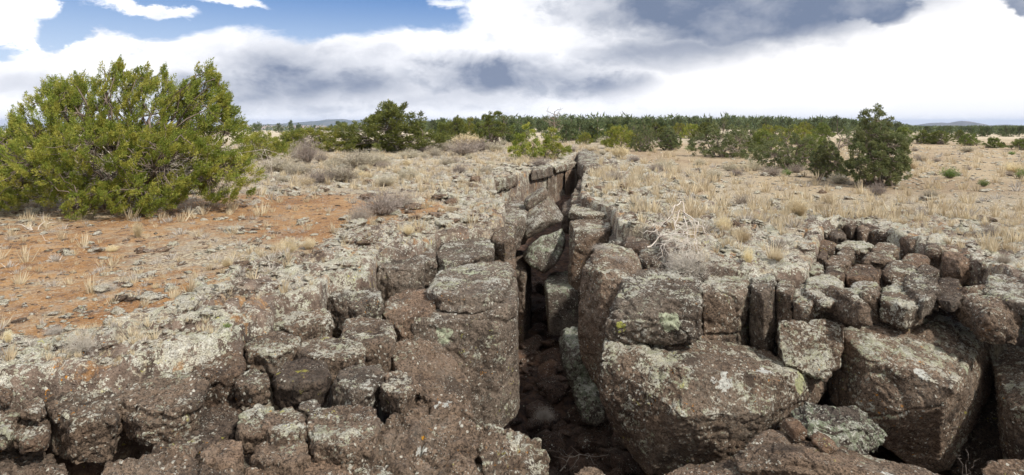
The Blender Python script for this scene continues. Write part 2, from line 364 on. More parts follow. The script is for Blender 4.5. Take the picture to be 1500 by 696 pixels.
M['juniper'] = leaf_mat('juniper_foliage', (.125, .165, .024), (.26, .285, .05), (.38, .345, .07), .35)
M['juniper2'] = leaf_mat('juniper_foliage_dark', (.11, .14, .03), (.17, .20, .045), (.22, .23, .055), .3)
M['pinyon'] = leaf_mat('pinyon_foliage', (.12, .15, .06), (.18, .21, .085), (.22, .23, .09), .35)
M['far'] = leaf_mat('far_foliage', (.065, .09, .040), (.10, .13, .05), (.12, .13, .05), .2)
M['straw'] = leaf_mat('dry_grass_blade', (.62, .51, .31), (.78, .69, .50), (.47, .37, .23), .35)
M['greygrass'] = leaf_mat('grey_grass_blade', (.34, .30, .255), (.55, .50, .43), (.42, .37, .31), .2)
M['twig'] = leaf_mat('grey_twig', (.24, .20, .165), (.38, .33, .28), (.30, .24, .19), 0)
M['sage'] = leaf_mat('pale_brush_tip', (.44, .40, .29), (.56, .50, .38), (.36, .31, .22), .2)
M['greenherb'] = leaf_mat('green_herb', (.12, .20, .04), (.20, .28, .07), (.2, .28, .07))
M['bark'] = leaf_mat('grey_bark', (.15, .115, .09), (.17, .13, .10), (.24, .19, .15), 0)
M['bleached'] = leaf_mat('bleached_twigs', (.46, .40, .34), (.60, .54, .47), (.38, .31, .26), 0)
M['deadwood'] = leaf_mat('bleached_dead_wood', (.30, .26, .22), (.42, .37, .32), (.24, .20, .17), 0)

# ------------------------------------------------------------------ the ground sheet
ya = np.concatenate([np.linspace(-30, 1.8, 14), np.exp(np.linspace(math.log(2.0), math.log(32), 310)), np.exp(np.linspace(math.log(32.8), math.log(9000), 170))])
u = np.linspace(-1, 1, 701); ua = .62 * u + .38 * u ** 3
yy, uu = np.meshgrid(ya, ua, indexing='ij'); xx = uu * (6 + 1.75 * np.maximum(yy, 0))
X1, Y1 = xx.ravel(), yy.ravel(); Z1 = land(X1, Y1)
dd = np.full(X1.shape, 50.); sel = (Y1 < 60) & (Y1 > -5); dd[sel] = pit_distance(X1[sel], Y1[sel])
A_rock = rocky(X1, Y1, dd) * (Y1 < 70)
sx = X1 / np.maximum(Y1, 1)
A_field = sstep(.33, .45, sx) * sstep(12, 17, Y1) + sstep(.12, .2, sx) * sstep(20, 26, Y1) * sstep(60, 40, Y1)
nn = fbm(np.stack([X1, Y1, 0 * X1], -1) * .35, 3)
A_lit = np.clip(np.where(X1 < 0, sstep(11, 15, Y1) * .75 + .3 + .25 * sstep(-7.0, -8.5, X1), .85) + nn * .4, 0, 1)
A_mead = sstep(45, 70, Y1) * (.75 + .25 * nn)
nr, nc = yy.shape; idx = np.arange(nr * nc).reshape(nr, nc)
quads = np.stack([idx[:-1, :-1], idx[:-1, 1:], idx[1:, 1:], idx[1:, :-1]], -1).reshape(-1, 4)
link('ground', mesh_np('ground', np.stack([X1, Y1, Z1], -1), quads, M['ground'], True,
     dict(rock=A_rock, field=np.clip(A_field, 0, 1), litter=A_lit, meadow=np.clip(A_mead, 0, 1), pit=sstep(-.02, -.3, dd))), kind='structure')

# ------------------------------------------------------------------ rocks
def hull_mesh(pts):
    bm = bmesh.new()
    for p in pts: bm.verts.new(p)
    r = bmesh.ops.convex_hull(bm, input=bm.verts)
    bmesh.ops.delete(bm, geom=list({g for g in r['geom_interior'] + r['geom_unused'] if isinstance(g, bmesh.types.BMVert)}), context='VERTS')
    me = bpy.data.meshes.new('h'); bm.to_mesh(me); bm.free(); return me
def vnormals(V, T):
    n = np.cross(V[T[:, 1]] - V[T[:, 0]], V[T[:, 2]] - V[T[:, 0]]); N = np.zeros_like(V)
    for k in range(3): np.add.at(N, T[:, k], n)
    return N / np.maximum(np.linalg.norm(N, axis=1), 1e-9)[:, None]
def rock_mesh(name, pts, voxel, mat, rough=1.0, joints=(), seed=0, chip_=True):
    """a block: convex hull, re-meshed evenly, corners worn, then broken up with noise and joints"""
    pts = np.array(pts, float); c = pts.mean(0); pts = c + (pts - c) * 1.03
    rc = np.random.default_rng(seed + 100)
    for _ in range(6 if chip_ else 0):                                        # knock off a few corners flat
        nn_ = rc.normal(size=3); nn_ /= np.linalg.norm(nn_); cc_ = pts.mean(0); s_ = (pts - cc_) @ nn_; lim = s_.max() * rc.uniform(.80, .95)
        over = s_ > lim
        if over.sum() > max(1, len(pts) // 4): continue
        new = []
        for a_ in np.nonzero(over)[0]:
            for b_ in np.nonzero(~over)[0]:
                f_ = (lim - s_[b_]) / (s_[a_] - s_[b_]); new.append(pts[b_] + (pts[a_] - pts[b_]) * f_)
        pts = np.concatenate([pts[~over], new]) if new else pts
        if len(pts) > 60:
            hm = hull_mesh(pts); q_ = np.empty(len(hm.vertices) * 3); hm.vertices.foreach_get('co', q_); pts = q_.reshape(-1, 3); bpy.data.meshes.remove(hm)
    me = hull_mesh(pts); o = bpy.data.objects.new('t', me); COL.objects.link(o)
    md = o.modifiers.new('r', 'REMESH'); md.mode = 'VOXEL'; md.voxel_size = voxel
    sm = o.modifiers.new('s', 'SMOOTH'); sm.factor = .5; sm.iterations = 1
    tr = o.modifiers.new('t', 'TRIANGULATE')
    dg = bpy.context.evaluated_depsgraph_get(); ev = o.evaluated_get(dg); m2 = ev.to_mesh()
    n = len(m2.vertices); V = np.empty(n * 3, np.float32); m2.vertices.foreach_get('co', V); V = V.reshape(-1, 3)
    T = np.empty(len(m2.polygons) * 3, np.int32); m2.polygons.foreach_get('vertices', T); T = T.reshape(-1, 3)
    ev.to_mesh_clear(); bpy.data.objects.remove(o); bpy.data.meshes.remove(me)
    size = float(np.min(pts.max(0) - pts.min(0))); off = np.array([seed * 3.7, seed * 1.3, seed * 2.1])
    N = vnormals(V, T); q = V + off
    amp = min(.042, size * .075) * rough
    f = 1 / max(size, .12)
    low = fbm(q * f * 1.6, 2)
    chip = np.abs(perlin(q * f * 3.1 + 9)); chip2 = np.abs(perlin(q * 9 + 3))
    strat = perlin(np.stack([q[:, 0] * 2, q[:, 1] * 2, q[:, 2] * 14 + low * 1.5], -1))
    dsp = amp * low * .55 - amp * 1.2 * np.maximum(0, .14 - chip) / .14 * .6 - .016 * rough * np.maximum(0, .18 - chip2) / .18
    dsp += .008 * rough * strat + .014 * rough * fbm(q * 14, 3) * (1 if voxel < .03 else .6)
    # blunt facets
    dsp += amp * .6 * (np.floor(perlin(q * f * 2.3 + 31) * 4) / 4)
    for (p0, nr_, wd, dp) in joints:
        nr_ = np.array(nr_) / np.linalg.norm(nr_); s = (V - np.array(p0)) @ nr_ + .03 * fbm(V * 4 + seed, 2)
        dsp -= dp * np.exp(-(s / wd) ** 2)
    V = V + N * dsp[:, None].astype(np.float32)
    base = np.array([V[:, 0].mean(), V[:, 1].mean(), V[:, 2].min()])
    return mesh_np(name, V - base, T, mat, True), base
def prism(z, top, pyb, s=1.0, dx=0, dy=0):
    """block with a flat top traced in the photograph at height z, going straight down to the line pyb"""
    T = np.array([W3(p[0], p[1], p[2] if len(p) > 2 else z) for p in top]); Yf = T[:, 1].min()
    zb = EYE - (pyb - HY) * Yf / F; c = T.mean(0)
    B = c + (T - c) * s; B[:, 0] += dx; B[:, 1] += dy; B[:, 2] = zb
    Mid = (T + B) / 2; Mid = Mid.mean(0) + (Mid - Mid.mean(0)) * 1.0
    Sh = T.copy(); Sh[:, 2] -= min(.04, .11 * (T[:, 2].mean() - zb)); T = c + (T - c) * .93
    return list(map(tuple, T)) + list(map(tuple, Sh)) + list(map(tuple, B)) + list(map(tuple, Mid))
def lump(out, Ya, Yb, fs=.72, bs=.8, dx=0, dy=0):
    """block whose silhouette is traced at mid distance and narrows to the front and the back"""
    Ym = Ya * .55 + Yb * .45; Mi = np.array([W3(p[0], p[1], Ym) for p in out]); c = Mi.mean(0)
    Fr = c + (Mi - c) * fs; Fr[:, 1] = Ya; Fr[:, 0] += dx; Fr[:, 2] += dy
    Bk = c + (Mi - c) * bs; Bk[:, 1] = Yb
    return [tuple(x) for x in np.concatenate([Mi, Fr, Bk])]
nrock = [0]
def rock(name, label, mat, pts, group=None, rough=1.0, joints=(), fine=2.35, cat='boulder', chip=True):
    nrock[0] += 1
    d = min(p[1] for p in pts); vox = max(.011, d / 610 * fine)
    ext = np.ptp(np.array(pts), axis=0); vox = min(vox, float(min(ext)) / 6)
    me, base = rock_mesh(name, pts, vox, M[mat], rough, joints, nrock[0], chip)
    return link(name, me, None, base, label=label, category=cat, group=group, kind='thing')
BB, BC = 'basalt_block', 'basalt_column'
gL, gM, gR = 'blocks along the lichen covered rim', 'loose blocks of the broken ledge', 'jointed blocks of the far ledge'
# ---- ledge on the soil side, seen from its front
rock(BB, 'dark brown boulder with pale crusted shoulder above the lowest corner slab', 'basalt', prism(-.02, [(66, 590), (85, 562), (150, 558), (180, 585), (168, 610), (100, 618)], 688, .9), gL)
rock(BB, 'broad boulder with overhanging brown face and lichen cap behind the pinkish rock', 'basalt', prism(0, [(160, 585), (190, 556), (285, 537), (303, 556), (298, 584), (255, 600), (205, 602)], 658, .88), gL,
     joints=[(W3(230, 600, -.05), (.1, .2, 1), .02, .02)])
rock(BB, 'small rounded block with white specks wedged beside the dark boulder', 'basalt', prism(-.08, [(12, 632), (24, 608), (55, 602), (76, 618), (70, 640), (35, 650)], 672, .9), gL)
rock(BB, 'flat slab tilted down in the lowest corner of the ledge', 'basalt_dark', prism(-.24, [(-60, 700), (-60, 640), (15, 636), (72, 658), (112, 692), (70, 720)], 780, 1), gL, joints=[(W3(20, 670, -.3), (.3, .2, 1), .012, .03)])
rock(BB, 'lichen spotted block at the end of the ledge above the corner slab', 'basalt_crusted', prism(-.03, [(-90, 625), (-60, 585), (8, 586), (30, 604), (14, 632)], 662, .95), gL)
rock(BB, 'fist sized brown block between soil and the speckled boulder', 'basalt', prism(.02, [(30, 600), (34, 582), (56, 578), (68, 590), (58, 604)], 622, .9), gL)
rock(BB, 'small round brown block at the soil edge beside a thin bare twig', 'basalt_red', prism(.04, [(-6, 580), (0, 562), (16, 562), (18, 580), (8, 590)], 600, .9), gL)
rock(BB, 'pinkish brown pitted boulder rising in front of the overhanging one', 'basalt_bare', prism(-.03, [(132, 700), (160, 672), (210, 655), (238, 643), (262, 646), (295, 662), (318, 690), (300, 740), (150, 745)], 900, 1), gM, 1.3)
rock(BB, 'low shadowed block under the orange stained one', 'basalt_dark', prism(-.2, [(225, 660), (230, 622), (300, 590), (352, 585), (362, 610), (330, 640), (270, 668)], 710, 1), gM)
rock(BB, 'pale topped block set back above the thick grey slab', 'basalt_grey', prism(.04, [(638, 366), (650, 346), (705, 342), (724, 356), (722, 374), (690, 384), (645, 384)], 410, .97), gL)
rock(BB, 'orange stained squared block beside the overhanging boulder', 'basalt_red', prism(.0, [(280, 552), (284, 530), (335, 512), (357, 518), (358, 538), (330, 550)], 612, .93), gL)
rock(BB, 'wide rim block thick with pale crust above two leaning lumps', 'basalt_crusted', prism(.01, [(358, 512), (360, 492), (400, 480), (438, 488), (440, 502), (405, 514)], 556, .9), gL)
rock(BB, 'long rim block with green tinted lichen in front of straw tufts', 'basalt_crusted', prism(.02, [(390, 474), (396, 456), (440, 446), (484, 450), (488, 466), (440, 478)], 522, .92), gL)
rock(BB, 'square rim block with a cracked brown front', 'basalt_grey', prism(.03, [(478, 442), (480, 425), (530, 416), (560, 424), (558, 440), (518, 446)], 505, .93), gL, joints=[(W3(520, 460, 5.9), (1, .1, .1), .012, .03)])
rock(BB, 'large squared block with lichen mottled front above the reddish slab', 'basalt_grey', prism(.05, [(546, 392), (552, 374), (598, 366), (620, 372), (622, 390), (580, 396)], 468, .96), gL)
rock(BC, 'narrow upright pillar with a mossy grey cap in the rim wall', 'basalt_grey', prism(.04, [(604, 378), (608, 364), (632, 360), (640, 368), (639, 380), (622, 386)], 425, .95), gL)
rock(BB, 'rounded reddish block under the lichen mottled squared one', 'basalt_red', prism(-.08, [(562, 452), (568, 432), (602, 420), (636, 422), (644, 438), (632, 455), (590, 462)], 530, .96), gM, 1.0)
rock(BB, 'reddish boulder sloping down against the tall corner block', 'basalt_bare', [W3(*p) for p in [(572, 515, 5.1), (582, 496, 5.35), (622, 492, 5.4), (650, 508, 5.35), (676, 545, 5.2), (694, 576, 5.0), (692, 606, 4.9), (640, 590, 4.62), (590, 560, 4.7), (573, 560, 4.9), (600, 625, 4.7), (690, 640, 4.9)]], gM, .9)
rock(BB, 'dark topped block standing free at the middle of the broken ledge', 'basalt', prism(-.05, [(496, 492), (504, 468), (530, 460), (568, 463), (580, 480), (572, 502), (530, 506)], 556, .9), gM, .8)
rock(BB, 'brown block with a flat knobbly top between two dark gaps', 'basalt', prism(-.03, [(434, 512), (442, 497), (480, 491), (530, 500), (536, 512), (520, 528), (478, 526), (448, 520)], 572, .88), gM, .8)
rock(BB, 'largest dark block of the jumble with its shadowed front face', 'basalt_dark', prism(-.02, [(393, 545), (408, 530), (442, 522), (478, 528), (492, 542), (474, 558), (436, 562), (404, 558)], 612, .78), gM, .8)
rock(BB, 'small rough block on the edge of the largest dark one', 'basalt', prism(-.03, [(341, 560), (350, 546), (375, 538), (392, 545), (396, 560), (370, 568)], 604, .9), gM, .9)
rock(BB, 'grey lichened block between the dark one and the reddish slope', 'basalt_grey', prism(-.05, [(486, 562), (492, 542), (515, 531), (556, 532), (566, 545), (548, 566), (515, 574)], 618, .9), gM, .9)
rock(BB, 'round knob of rock next to the foot of the reddish slope', 'basalt', prism(-.06, [(556, 566), (562, 548), (578, 538), (598, 546), (608, 566), (588, 580)], 618, .9), gM, .9)
rock(BB, 'little rounded stone lodged in the gap below the largest dark block', 'basalt_grey', prism(-.1, [(437, 600), (440, 588), (458, 584), (472, 590), (470, 602)], 628, .9), gM)
rock(BB, 'block with a round white lichen patch on its sloping side', 'basalt_crusted', prism(-.1, [(345, 625), (352, 600), (375, 586), (400, 590), (402, 612), (385, 630), (360, 634)], 676, .93), gM, .9)
rock(BB, 'block ending in a blunt nose with a pale green rosette', 'basalt', prism(-.09, [(382, 625), (390, 604), (420, 592), (444, 602), (452, 622), (430, 638), (400, 638)], 676, .92), gM, .9)
rock(BB, 'big irregular block with orange flecks before the grey lichened one', 'basalt', prism(-.1, [(450, 625), (456, 600), (496, 584), (545, 596), (558, 616), (545, 645), (500, 656), (464, 650)], 715, .92), gM, 1)
rock(BB, 'reddish pitted block behind the bottom row beside a black hole', 'basalt_bare', prism(-.13, [(370, 662), (374, 646), (415, 638), (452, 646), (456, 664), (440, 678), (382, 676)], 740, .97), gM, .9)
rock(BB, 'low pitted block on the other side of the black hole', 'basalt_bare', prism(-.13, [(290, 668), (294, 656), (330, 640), (354, 642), (356, 660), (340, 676), (300, 678)], 740, .97), gM, .9)
rock('basalt_slab', 'thick grey green slab lying on the tall corner block', 'basalt_grey', prism(.03, [(622, 415), (645, 393), (700, 383), (748, 380), (751, 398), (735, 428), (690, 440), (645, 434)], 462, .98), None, joints=[(W3(700, 445, -.05), (0, .3, 1), .02, .025)])
rock(BC, 'tall corner block whose smooth streaked face drops into the fissure', 'basalt_grey', prism(-.13, [(604, 468), (640, 430), (748, 415), (757, 405, 7.3), (757, 440, 6.1), (729, 462, 5.8)], 660, 1.02), None, .6, joints=[(W3(700, 462, -.2), (.15, .2, 1), .018, .03)], fine=1.7)
rock(BC, 'pitted grey column with a square lichened head beside the fissure', 'basalt', prism(.05, [(720, 348), (724, 330), (738, 325), (753, 330), (754, 346), (740, 352)], 430, 1), gR)
rock(BB, 'brown block just under the head of the pitted grey column', 'basalt_bare', prism(-.25, [(720, 395), (722, 380), (745, 372), (755, 378), (755, 398), (740, 405)], 480, 1), gR)
rock(BB, 'broad pitted slab filling the middle of the bottom row', 'basalt_red', prism(-.2, [(355, 705), (362, 682), (420, 668), (490, 670), (514, 678), (515, 710), (470, 740), (370, 740)], 800, 1), gM)
rock(BB, 'flat pitted slab next to the pinkish boulder in the bottom row', 'basalt_bare', prism(-.17, [(296, 712), (304, 688), (340, 676), (362, 684), (366, 712), (330, 730)], 800, 1), gM)
rock(BB, 'large rounded boulder with orange spots on the near edge of the fissure', 'basalt_bare', [W3(*p) for p in [(520, 650, -.2), (560, 612, -.17), (605, 582, -.15), (650, 588, -.17), (692, 606, -.2), (700, 660, -.3), (690, 720, -.32), (600, 760, -.35), (520, 720, -.3), (540, 800, -.7), (690, 800, -.7), (505, 690, -.35)]], None, 1.5,
     joints=[(W3(640, 640, -.2), (.2, 1, .2), .014, .025)])
rock(BB, 'boulder tapering to a rounded end over the dark fissure', 'basalt', [W3(*p) for p in [(690, 612, -.22), (730, 622, -.26), (765, 638, -.32), (796, 655, -.4), (800, 680, -.5), (798, 730, -.6), (690, 740, -.4), (690, 800, -1.), (790, 800, -1.)]], None, 1.4)
rock(BB, 'pale grey boulder low down between the bottom row and the orange spotted one', 'basalt_grey', prism(-.27, [(520, 700), (535, 678), (580, 670), (600, 700), (590, 740), (530, 740)], 800, 1), gM)
# filler blocks deep between the others
# ---- far side wall of the fissure (seen edge on, then facing)
rock(BB, 'grey cracked block hanging over the fissure behind the pitted column', 'basalt_grey', prism(-.02, [(736, 325), (738, 303), (755, 290), (772, 296), (774, 312), (752, 328)], 378, .98), gR)
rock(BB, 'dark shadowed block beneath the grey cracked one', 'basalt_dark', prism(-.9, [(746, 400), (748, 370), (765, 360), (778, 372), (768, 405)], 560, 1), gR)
def wall_block(name, label, mat, xa, xb, zt, zb, out=0.0, thick=1.3, rough=.7):
    """one block of the long wall that runs obliquely across the view"""
    pts = []
    for px in (xa, xb):
        Y = EYE * F / (261 - (px - 740) * .22 - HY) - out; X = (px - HX) / F * Y
        for z in (zt, zb):
            pts.append((X, Y, z)); pts.append((X + (.1 if px == xa else -.1), Y + thick, z))
    rock(name, label, mat, pts, gR, rough)
wall_block(BC, 'grey column with a mossy head in the long wall', 'basalt_grey', 722, 741, -.32, -2.3, .1)
wall_block(BC, 'broad grey column of the long wall beside the hanging cracked block', 'basalt_grey', 742, 763, -.30, -2.4)
wall_block(BC, 'straight jointed column of the long wall behind the tilted slab', 'basalt_bare', 765, 783, -.28, -2.4, .15)
wall_block(BC, 'pale column of the long wall above the wedged boulder', 'basalt_crusted', 785, 799, -.3, -2.4, -.1)
wall_block(BC, 'brown column of the long wall with a dark joint', 'basalt', 800.5, 813, -.3, -2.4, .1)
wall_block(BC, 'reddish narrow column at the far end of the long wall', 'basalt_red', 814.5, 826, -.28, -2.4, -.1)
wall_block(BC, 'last brown column before the fissure bends away', 'basalt_red', 827.5, 842, -.25, -2.4, .3)
wall_block(BB, 'mossy capping stone first along the top of the long wall', 'basalt_crusted', 719, 758, .05, -.34, .35, 1.8, 1.7)
wall_block(BB, 'grey capping stone in the middle of the long wall top', 'basalt_crusted', 757, 777, -.02, -.22, .0, 1.9, 1.7)
wall_block(BB, 'pale capping stone over the jointed columns', 'basalt_grey', 778, 811, .09, -.30, .5, 1.9, 1.7)
wall_block(BB, 'yellow spotted capping stone on the bend of the fissure', 'basalt_crusted', 810, 845, .02, -.25, .2, 2.2, 1.7)
rock(BB, 'dark grey boulder where the fissure pinches out', 'basalt_grey', prism(.12, [(846, 236), (848, 222), (862, 216), (880, 222), (880, 238), (860, 244)], 268, 1), gR)
rock(BB, 'low dark ledge beyond the pinched end of the fissure', 'basalt_dark', prism(.08, [(858, 252), (862, 240), (890, 232), (906, 240), (902, 254), (875, 260)], 275, 1), gR)
rock('tilted_slab', 'thin grey slab tipped on top of the wedged boulder', 'basalt_grey', lump([(767, 300), (770, 292), (797, 275), (803, 281), (801, 288), (772, 307)], 11.9, 12.6, .95, .95), None, .4)
rock('wedged_boulder', 'angular grey boulder jammed across the fissure', 'basalt_grey', [W3(*p) for p in [(768, 322, 11.6), (775, 311, 11.8), (800, 289, 12.0), (808, 291, 12.6), (827, 318, 12.2), (823, 324, 11.9), (792, 333, 11.2), (770, 352, 11.2), (764, 352, 11.6), (766, 330, 12.6), (820, 318, 13), (790, 325, 11.2)]], None, .45)
rock('wedged_boulder', 'greenish lichen boulder jammed below the angular grey one', 'basalt_green', [W3(*p) for p in [(764, 372, 11.0), (772, 362, 10.8), (794, 346, 10.8), (824, 334, 11.3), (828, 350, 11.2), (824, 372, 10.9), (812, 390, 10.6), (797, 402, 10.5), (778, 390, 10.5), (766, 380, 10.8), (800, 350, 12.2), (826, 345, 12.3), (770, 372, 12.2), (800, 395, 12)]], None, .6)
rock(BB, 'green stained block standing on the rubble under the jammed boulders', 'basalt_green', prism(-1.0, [(797, 412), (806, 398), (832, 396), (846, 406), (846, 424), (800, 424)], 492, .95, .05), None, .5)
rock(BB, 'lower green stained boulder leaning on the shadowed wall', 'basalt_green', lump([(822, 520), (828, 498), (848, 493), (872, 510), (878, 545), (850, 560), (828, 552)], 7.6, 8.6, .85, .9), None, .8)
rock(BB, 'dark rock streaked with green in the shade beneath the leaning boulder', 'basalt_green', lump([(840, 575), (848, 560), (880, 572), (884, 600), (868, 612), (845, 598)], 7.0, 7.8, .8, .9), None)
# ---- grass side wall
rock('basalt_slab', 'flat whitish slab lying across the top of a massive column', 'basalt_crusted', prism(-.02, [(833, 310), (838, 299), (866, 296), (896, 300), (898, 311), (870, 314), (842, 315)], 326, .97), None, .7)
rock(BC, 'massive shadowed column with an orange patch under the whitish slab', 'basalt', prism(-.13, [(832, 336), (836, 322), (893, 320), (896, 332), (892, 343), (860, 345), (836, 344)], 575, 1.0, .05), None, .8, fine=1.7)
rock(BC, 'lichened stepped column behind the massive one with dry grass on top', 'basalt_grey', prism(-.12, [(890, 350), (892, 326), (905, 318), (925, 322), (934, 345), (920, 362)], 420, 1.0), None, .8)
rock(BB, 'stacked ledge block in shade at the turn of the grass side', 'basalt_dark', prism(-.25, [(822, 308), (826, 295), (840, 290), (852, 296), (850, 310)], 345, 1), gR)
rock(BB, 'layered brown ledge above the stacked block', 'basalt', prism(-.05, [(836, 292), (842, 274), (860, 266), (885, 272), (880, 290), (850, 297)], 330, 1), gR)
rock(BB, 'dark notch block over the layered ledge', 'basalt_dark', prism(.02, [(842, 276), (848, 262), (868, 256), (885, 262), (878, 276)], 300, 1), gR)
rock(BC, 'great rounded column bulging out with dry grass on its shoulder', 'basalt', [W3(*p) for p in [(870, 372, 7.4), (892, 352, 7.9), (930, 362, 7.6), (938, 385, 7.0), (930, 400, 6.5), (880, 398, 6.4), (856, 385, 6.9), (851, 400, 6.8), (850, 450, 6.7), (884, 480, 6.2), (925, 430, 6.2), (846, 500, 6.9), (862, 570, 6.9), (890, 620, 6.6), (925, 600, 6.3), (950, 500, 7.4), (945, 600, 7.4)]], None, .8, fine=1.7)
rock(BB, 'dark leaning block with a bright orange spot beside the bleached branch', 'basalt_dark', prism(-.02, [(913, 358), (920, 338), (945, 324), (968, 330), (968, 348), (945, 362)], 392, .95), None)
rock(BB, 'lichen topped block under the grey grass tussock', 'basalt_crusted', prism(-.04, [(935, 376), (942, 358), (985, 346), (1024, 352), (1030, 372), (985, 385), (950, 386)], 408, .97), None)
rock(BB, 'brown ledge block next to the whitish slab', 'basalt', prism(.03, [(896, 322), (900, 302), (930, 292), (962, 300), (960, 318), (930, 328)], 350, .98), gR)
rock(BB, 'small reddish cube on the ledge behind the whitish slab', 'basalt_red', prism(.05, [(880, 294), (884, 286), (900, 286), (902, 294)], 302, .98), gR)
rock(BB, 'rusty flat block near the small reddish cube', 'basalt_bare', prism(.05, [(858, 296), (864, 286), (882, 285), (882, 296)], 302, .98), gR)
rock(BB, 'shadowed block under the bleached dead branch', 'basalt_dark', prism(.02, [(958, 330), (965, 312), (1000, 306), (1030, 318), (1026, 340), (985, 348)], 372, .97), gR)
rock(BB, 'mossy grey ledge with grass behind the bleached branch', 'basalt_crusted', prism(.05, [(925, 300), (935, 286), (965, 282), (985, 292), (975, 304)], 320, .97), gR)
# ---- the boulders facing the camera
rock('boulder', 'biggest boulder with speckled bulging front undercut towards the fissure', 'basalt_speckled', [W3(*p) for p in
     [(890, 494, 5.75), (1022, 490, 5.95), (1208, 532, 6.0), (1208, 572, 5.85), (1000, 540, 5.2), (1140, 553, 5.25), (886, 530, 5.5),
      (882, 580, 5.5), (906, 645, 5.45), (948, 692, 5.4), (1000, 610, 5.02), (1125, 605, 5.1), (1092, 700, 5.3), (1140, 650, 5.45), (1175, 610, 5.7), (900, 560, 6.6), (1190, 580, 6.6), (1100, 690, 6.3), (960, 690, 6.3)]], None, .75, fine=1.7,
     joints=[(W3(900, 515, 5.3), (.05, .1, 1), .015, .02), (W3(1010, 600, 5.1), (1, .2, .25), .012, .012)])
rock('boulder', 'long ridged slab boulder with a yellow green patch resting on the biggest one', 'basalt_grey', [W3(*p) for p in
     [(912, 410, 6.3), (925, 400, -.02), (965, 394, 0), (1022, 398, 0), (1026, 436, -.03), (905, 442, 5.75), (940, 432, 5.75), (1000, 440, 5.6), (1026, 446, 5.6),
      (886, 482, 5.6), (890, 500, 5.6), (1026, 500, 5.5), (960, 508, 5.45), (1026, 480, 6.8), (915, 480, 6.6)]], None, .9, fine=1.7, joints=[(W3(960, 470, 5.5), (0, .2, 1), .015, .02)])
rock(BC, 'thick pillar splashed with yellow green lichen and a flat orange spotted top', 'basalt_crusted', prism(.0, [(1022, 420), (1026, 400), (1060, 388), (1098, 396), (1101, 412), (1085, 428), (1030, 430)], 535, .94), None, .8, fine=1.7,
     joints=[(W3(1060, 500, 5.9), (0, .1, 1), .012, .04)])
rock(BC, 'dark pillar next to the yellow green splashed one', 'basalt_grey', prism(.02, [(1096, 418), (1100, 398), (1122, 396), (1136, 404), (1136, 420), (1120, 428)], 532, .95), None, .8)
rock(BC, 'slim brown pillar with a black joint on either side', 'basalt', prism(-.01, [(1136, 424), (1138, 408), (1160, 405), (1166, 418), (1160, 432)], 515, .98), None, .7)
rock(BC, 'stubby pillar with a round cap and a yellow green blotch', 'basalt_crusted', prism(-.05, [(1160, 438), (1164, 420), (1185, 412), (1204, 424), (1204, 440), (1180, 448)], 480, .93), None)
rock(BB, 'lichened block closing the dark cleft between the two great boulders', 'basalt_crusted', [W3(*p) for p in [(1140, 470, 6.1), (1236, 470, 5.9), (1234, 490, 5.7), (1140, 470, 5.7), (1150, 540, 5.5), (1205, 560, 5.5), (1226, 540, 5.6), (1230, 520, 6.4), (1150, 540, 6.4), (1140, 500, 5.6)]], None)
rock(BB, 'capping block with white crust above the closing block', 'basalt_crusted', prism(.0, [(1178, 425), (1182, 402), (1210, 398), (1236, 412), (1236, 436), (1205, 444)], 465, .95), None)
rock(BC, 'small hanging knob of rock over the dark cleft', 'basalt', lump([(1224, 450), (1234, 430), (1252, 428), (1260, 445), (1256, 465), (1240, 475), (1226, 466)], 5.5, 6.2, .8, .9), gM)
rock(BC, 'worn column with waist and foot beside the hanging knob', 'basalt', prism(-.05, [(1260, 430), (1264, 414), (1284, 410), (1292, 420), (1288, 434)], 484, 1.05), gM)
rock(BC, 'stout block with a white lichen blotch over the steep dark boulder', 'basalt_crusted', prism(-.06, [(1288, 440), (1292, 420), (1320, 412), (1345, 422), (1352, 445), (1320, 452)], 486, .92), gM)
rock('boulder', 'second great boulder with a sharp ridge and a steep dark flank', 'basalt_speckled', [W3(*p) for p in
     [(1238, 484, 6.1), (1290, 468, 6.4), (1376, 450, 6.7), (1420, 476, 6.5), (1455, 524, 6.2), (1396, 570, 5.25), (1245, 512, 5.65), (1212, 588, 5.8), (1352, 646, 5.3), (1388, 684, 5.9), (1455, 556, 6.3), (1432, 616, 6.2), (1340, 692, 5.9), (1250, 622, 5.7),
      (1230, 500, 7), (1450, 540, 7.2), (1240, 610, 6.7), (1400, 680, 6.9)]], None, .65, fine=1.7,
     joints=[(W3(1300, 530, 5.45), (-.22, .15, 1), .012, .02), (W3(1300, 612, 5.4), (-.45, .1, 1), .014, .03)])
rock(BB, 'whitish knobbly block on the brow of the second great boulder', 'basalt_grey', prism(.0, [(1322, 420), (1328, 402), (1355, 396), (1374, 408), (1376, 428), (1350, 442)], 470, .92), gM, 1.2)
rock(BB, 'dark cube shaped block at the head of the steep flank', 'basalt_dark', prism(-.03, [(1370, 432), (1374, 408), (1396, 402), (1412, 420), (1408, 440), (1390, 448)], 464, .85), gM)
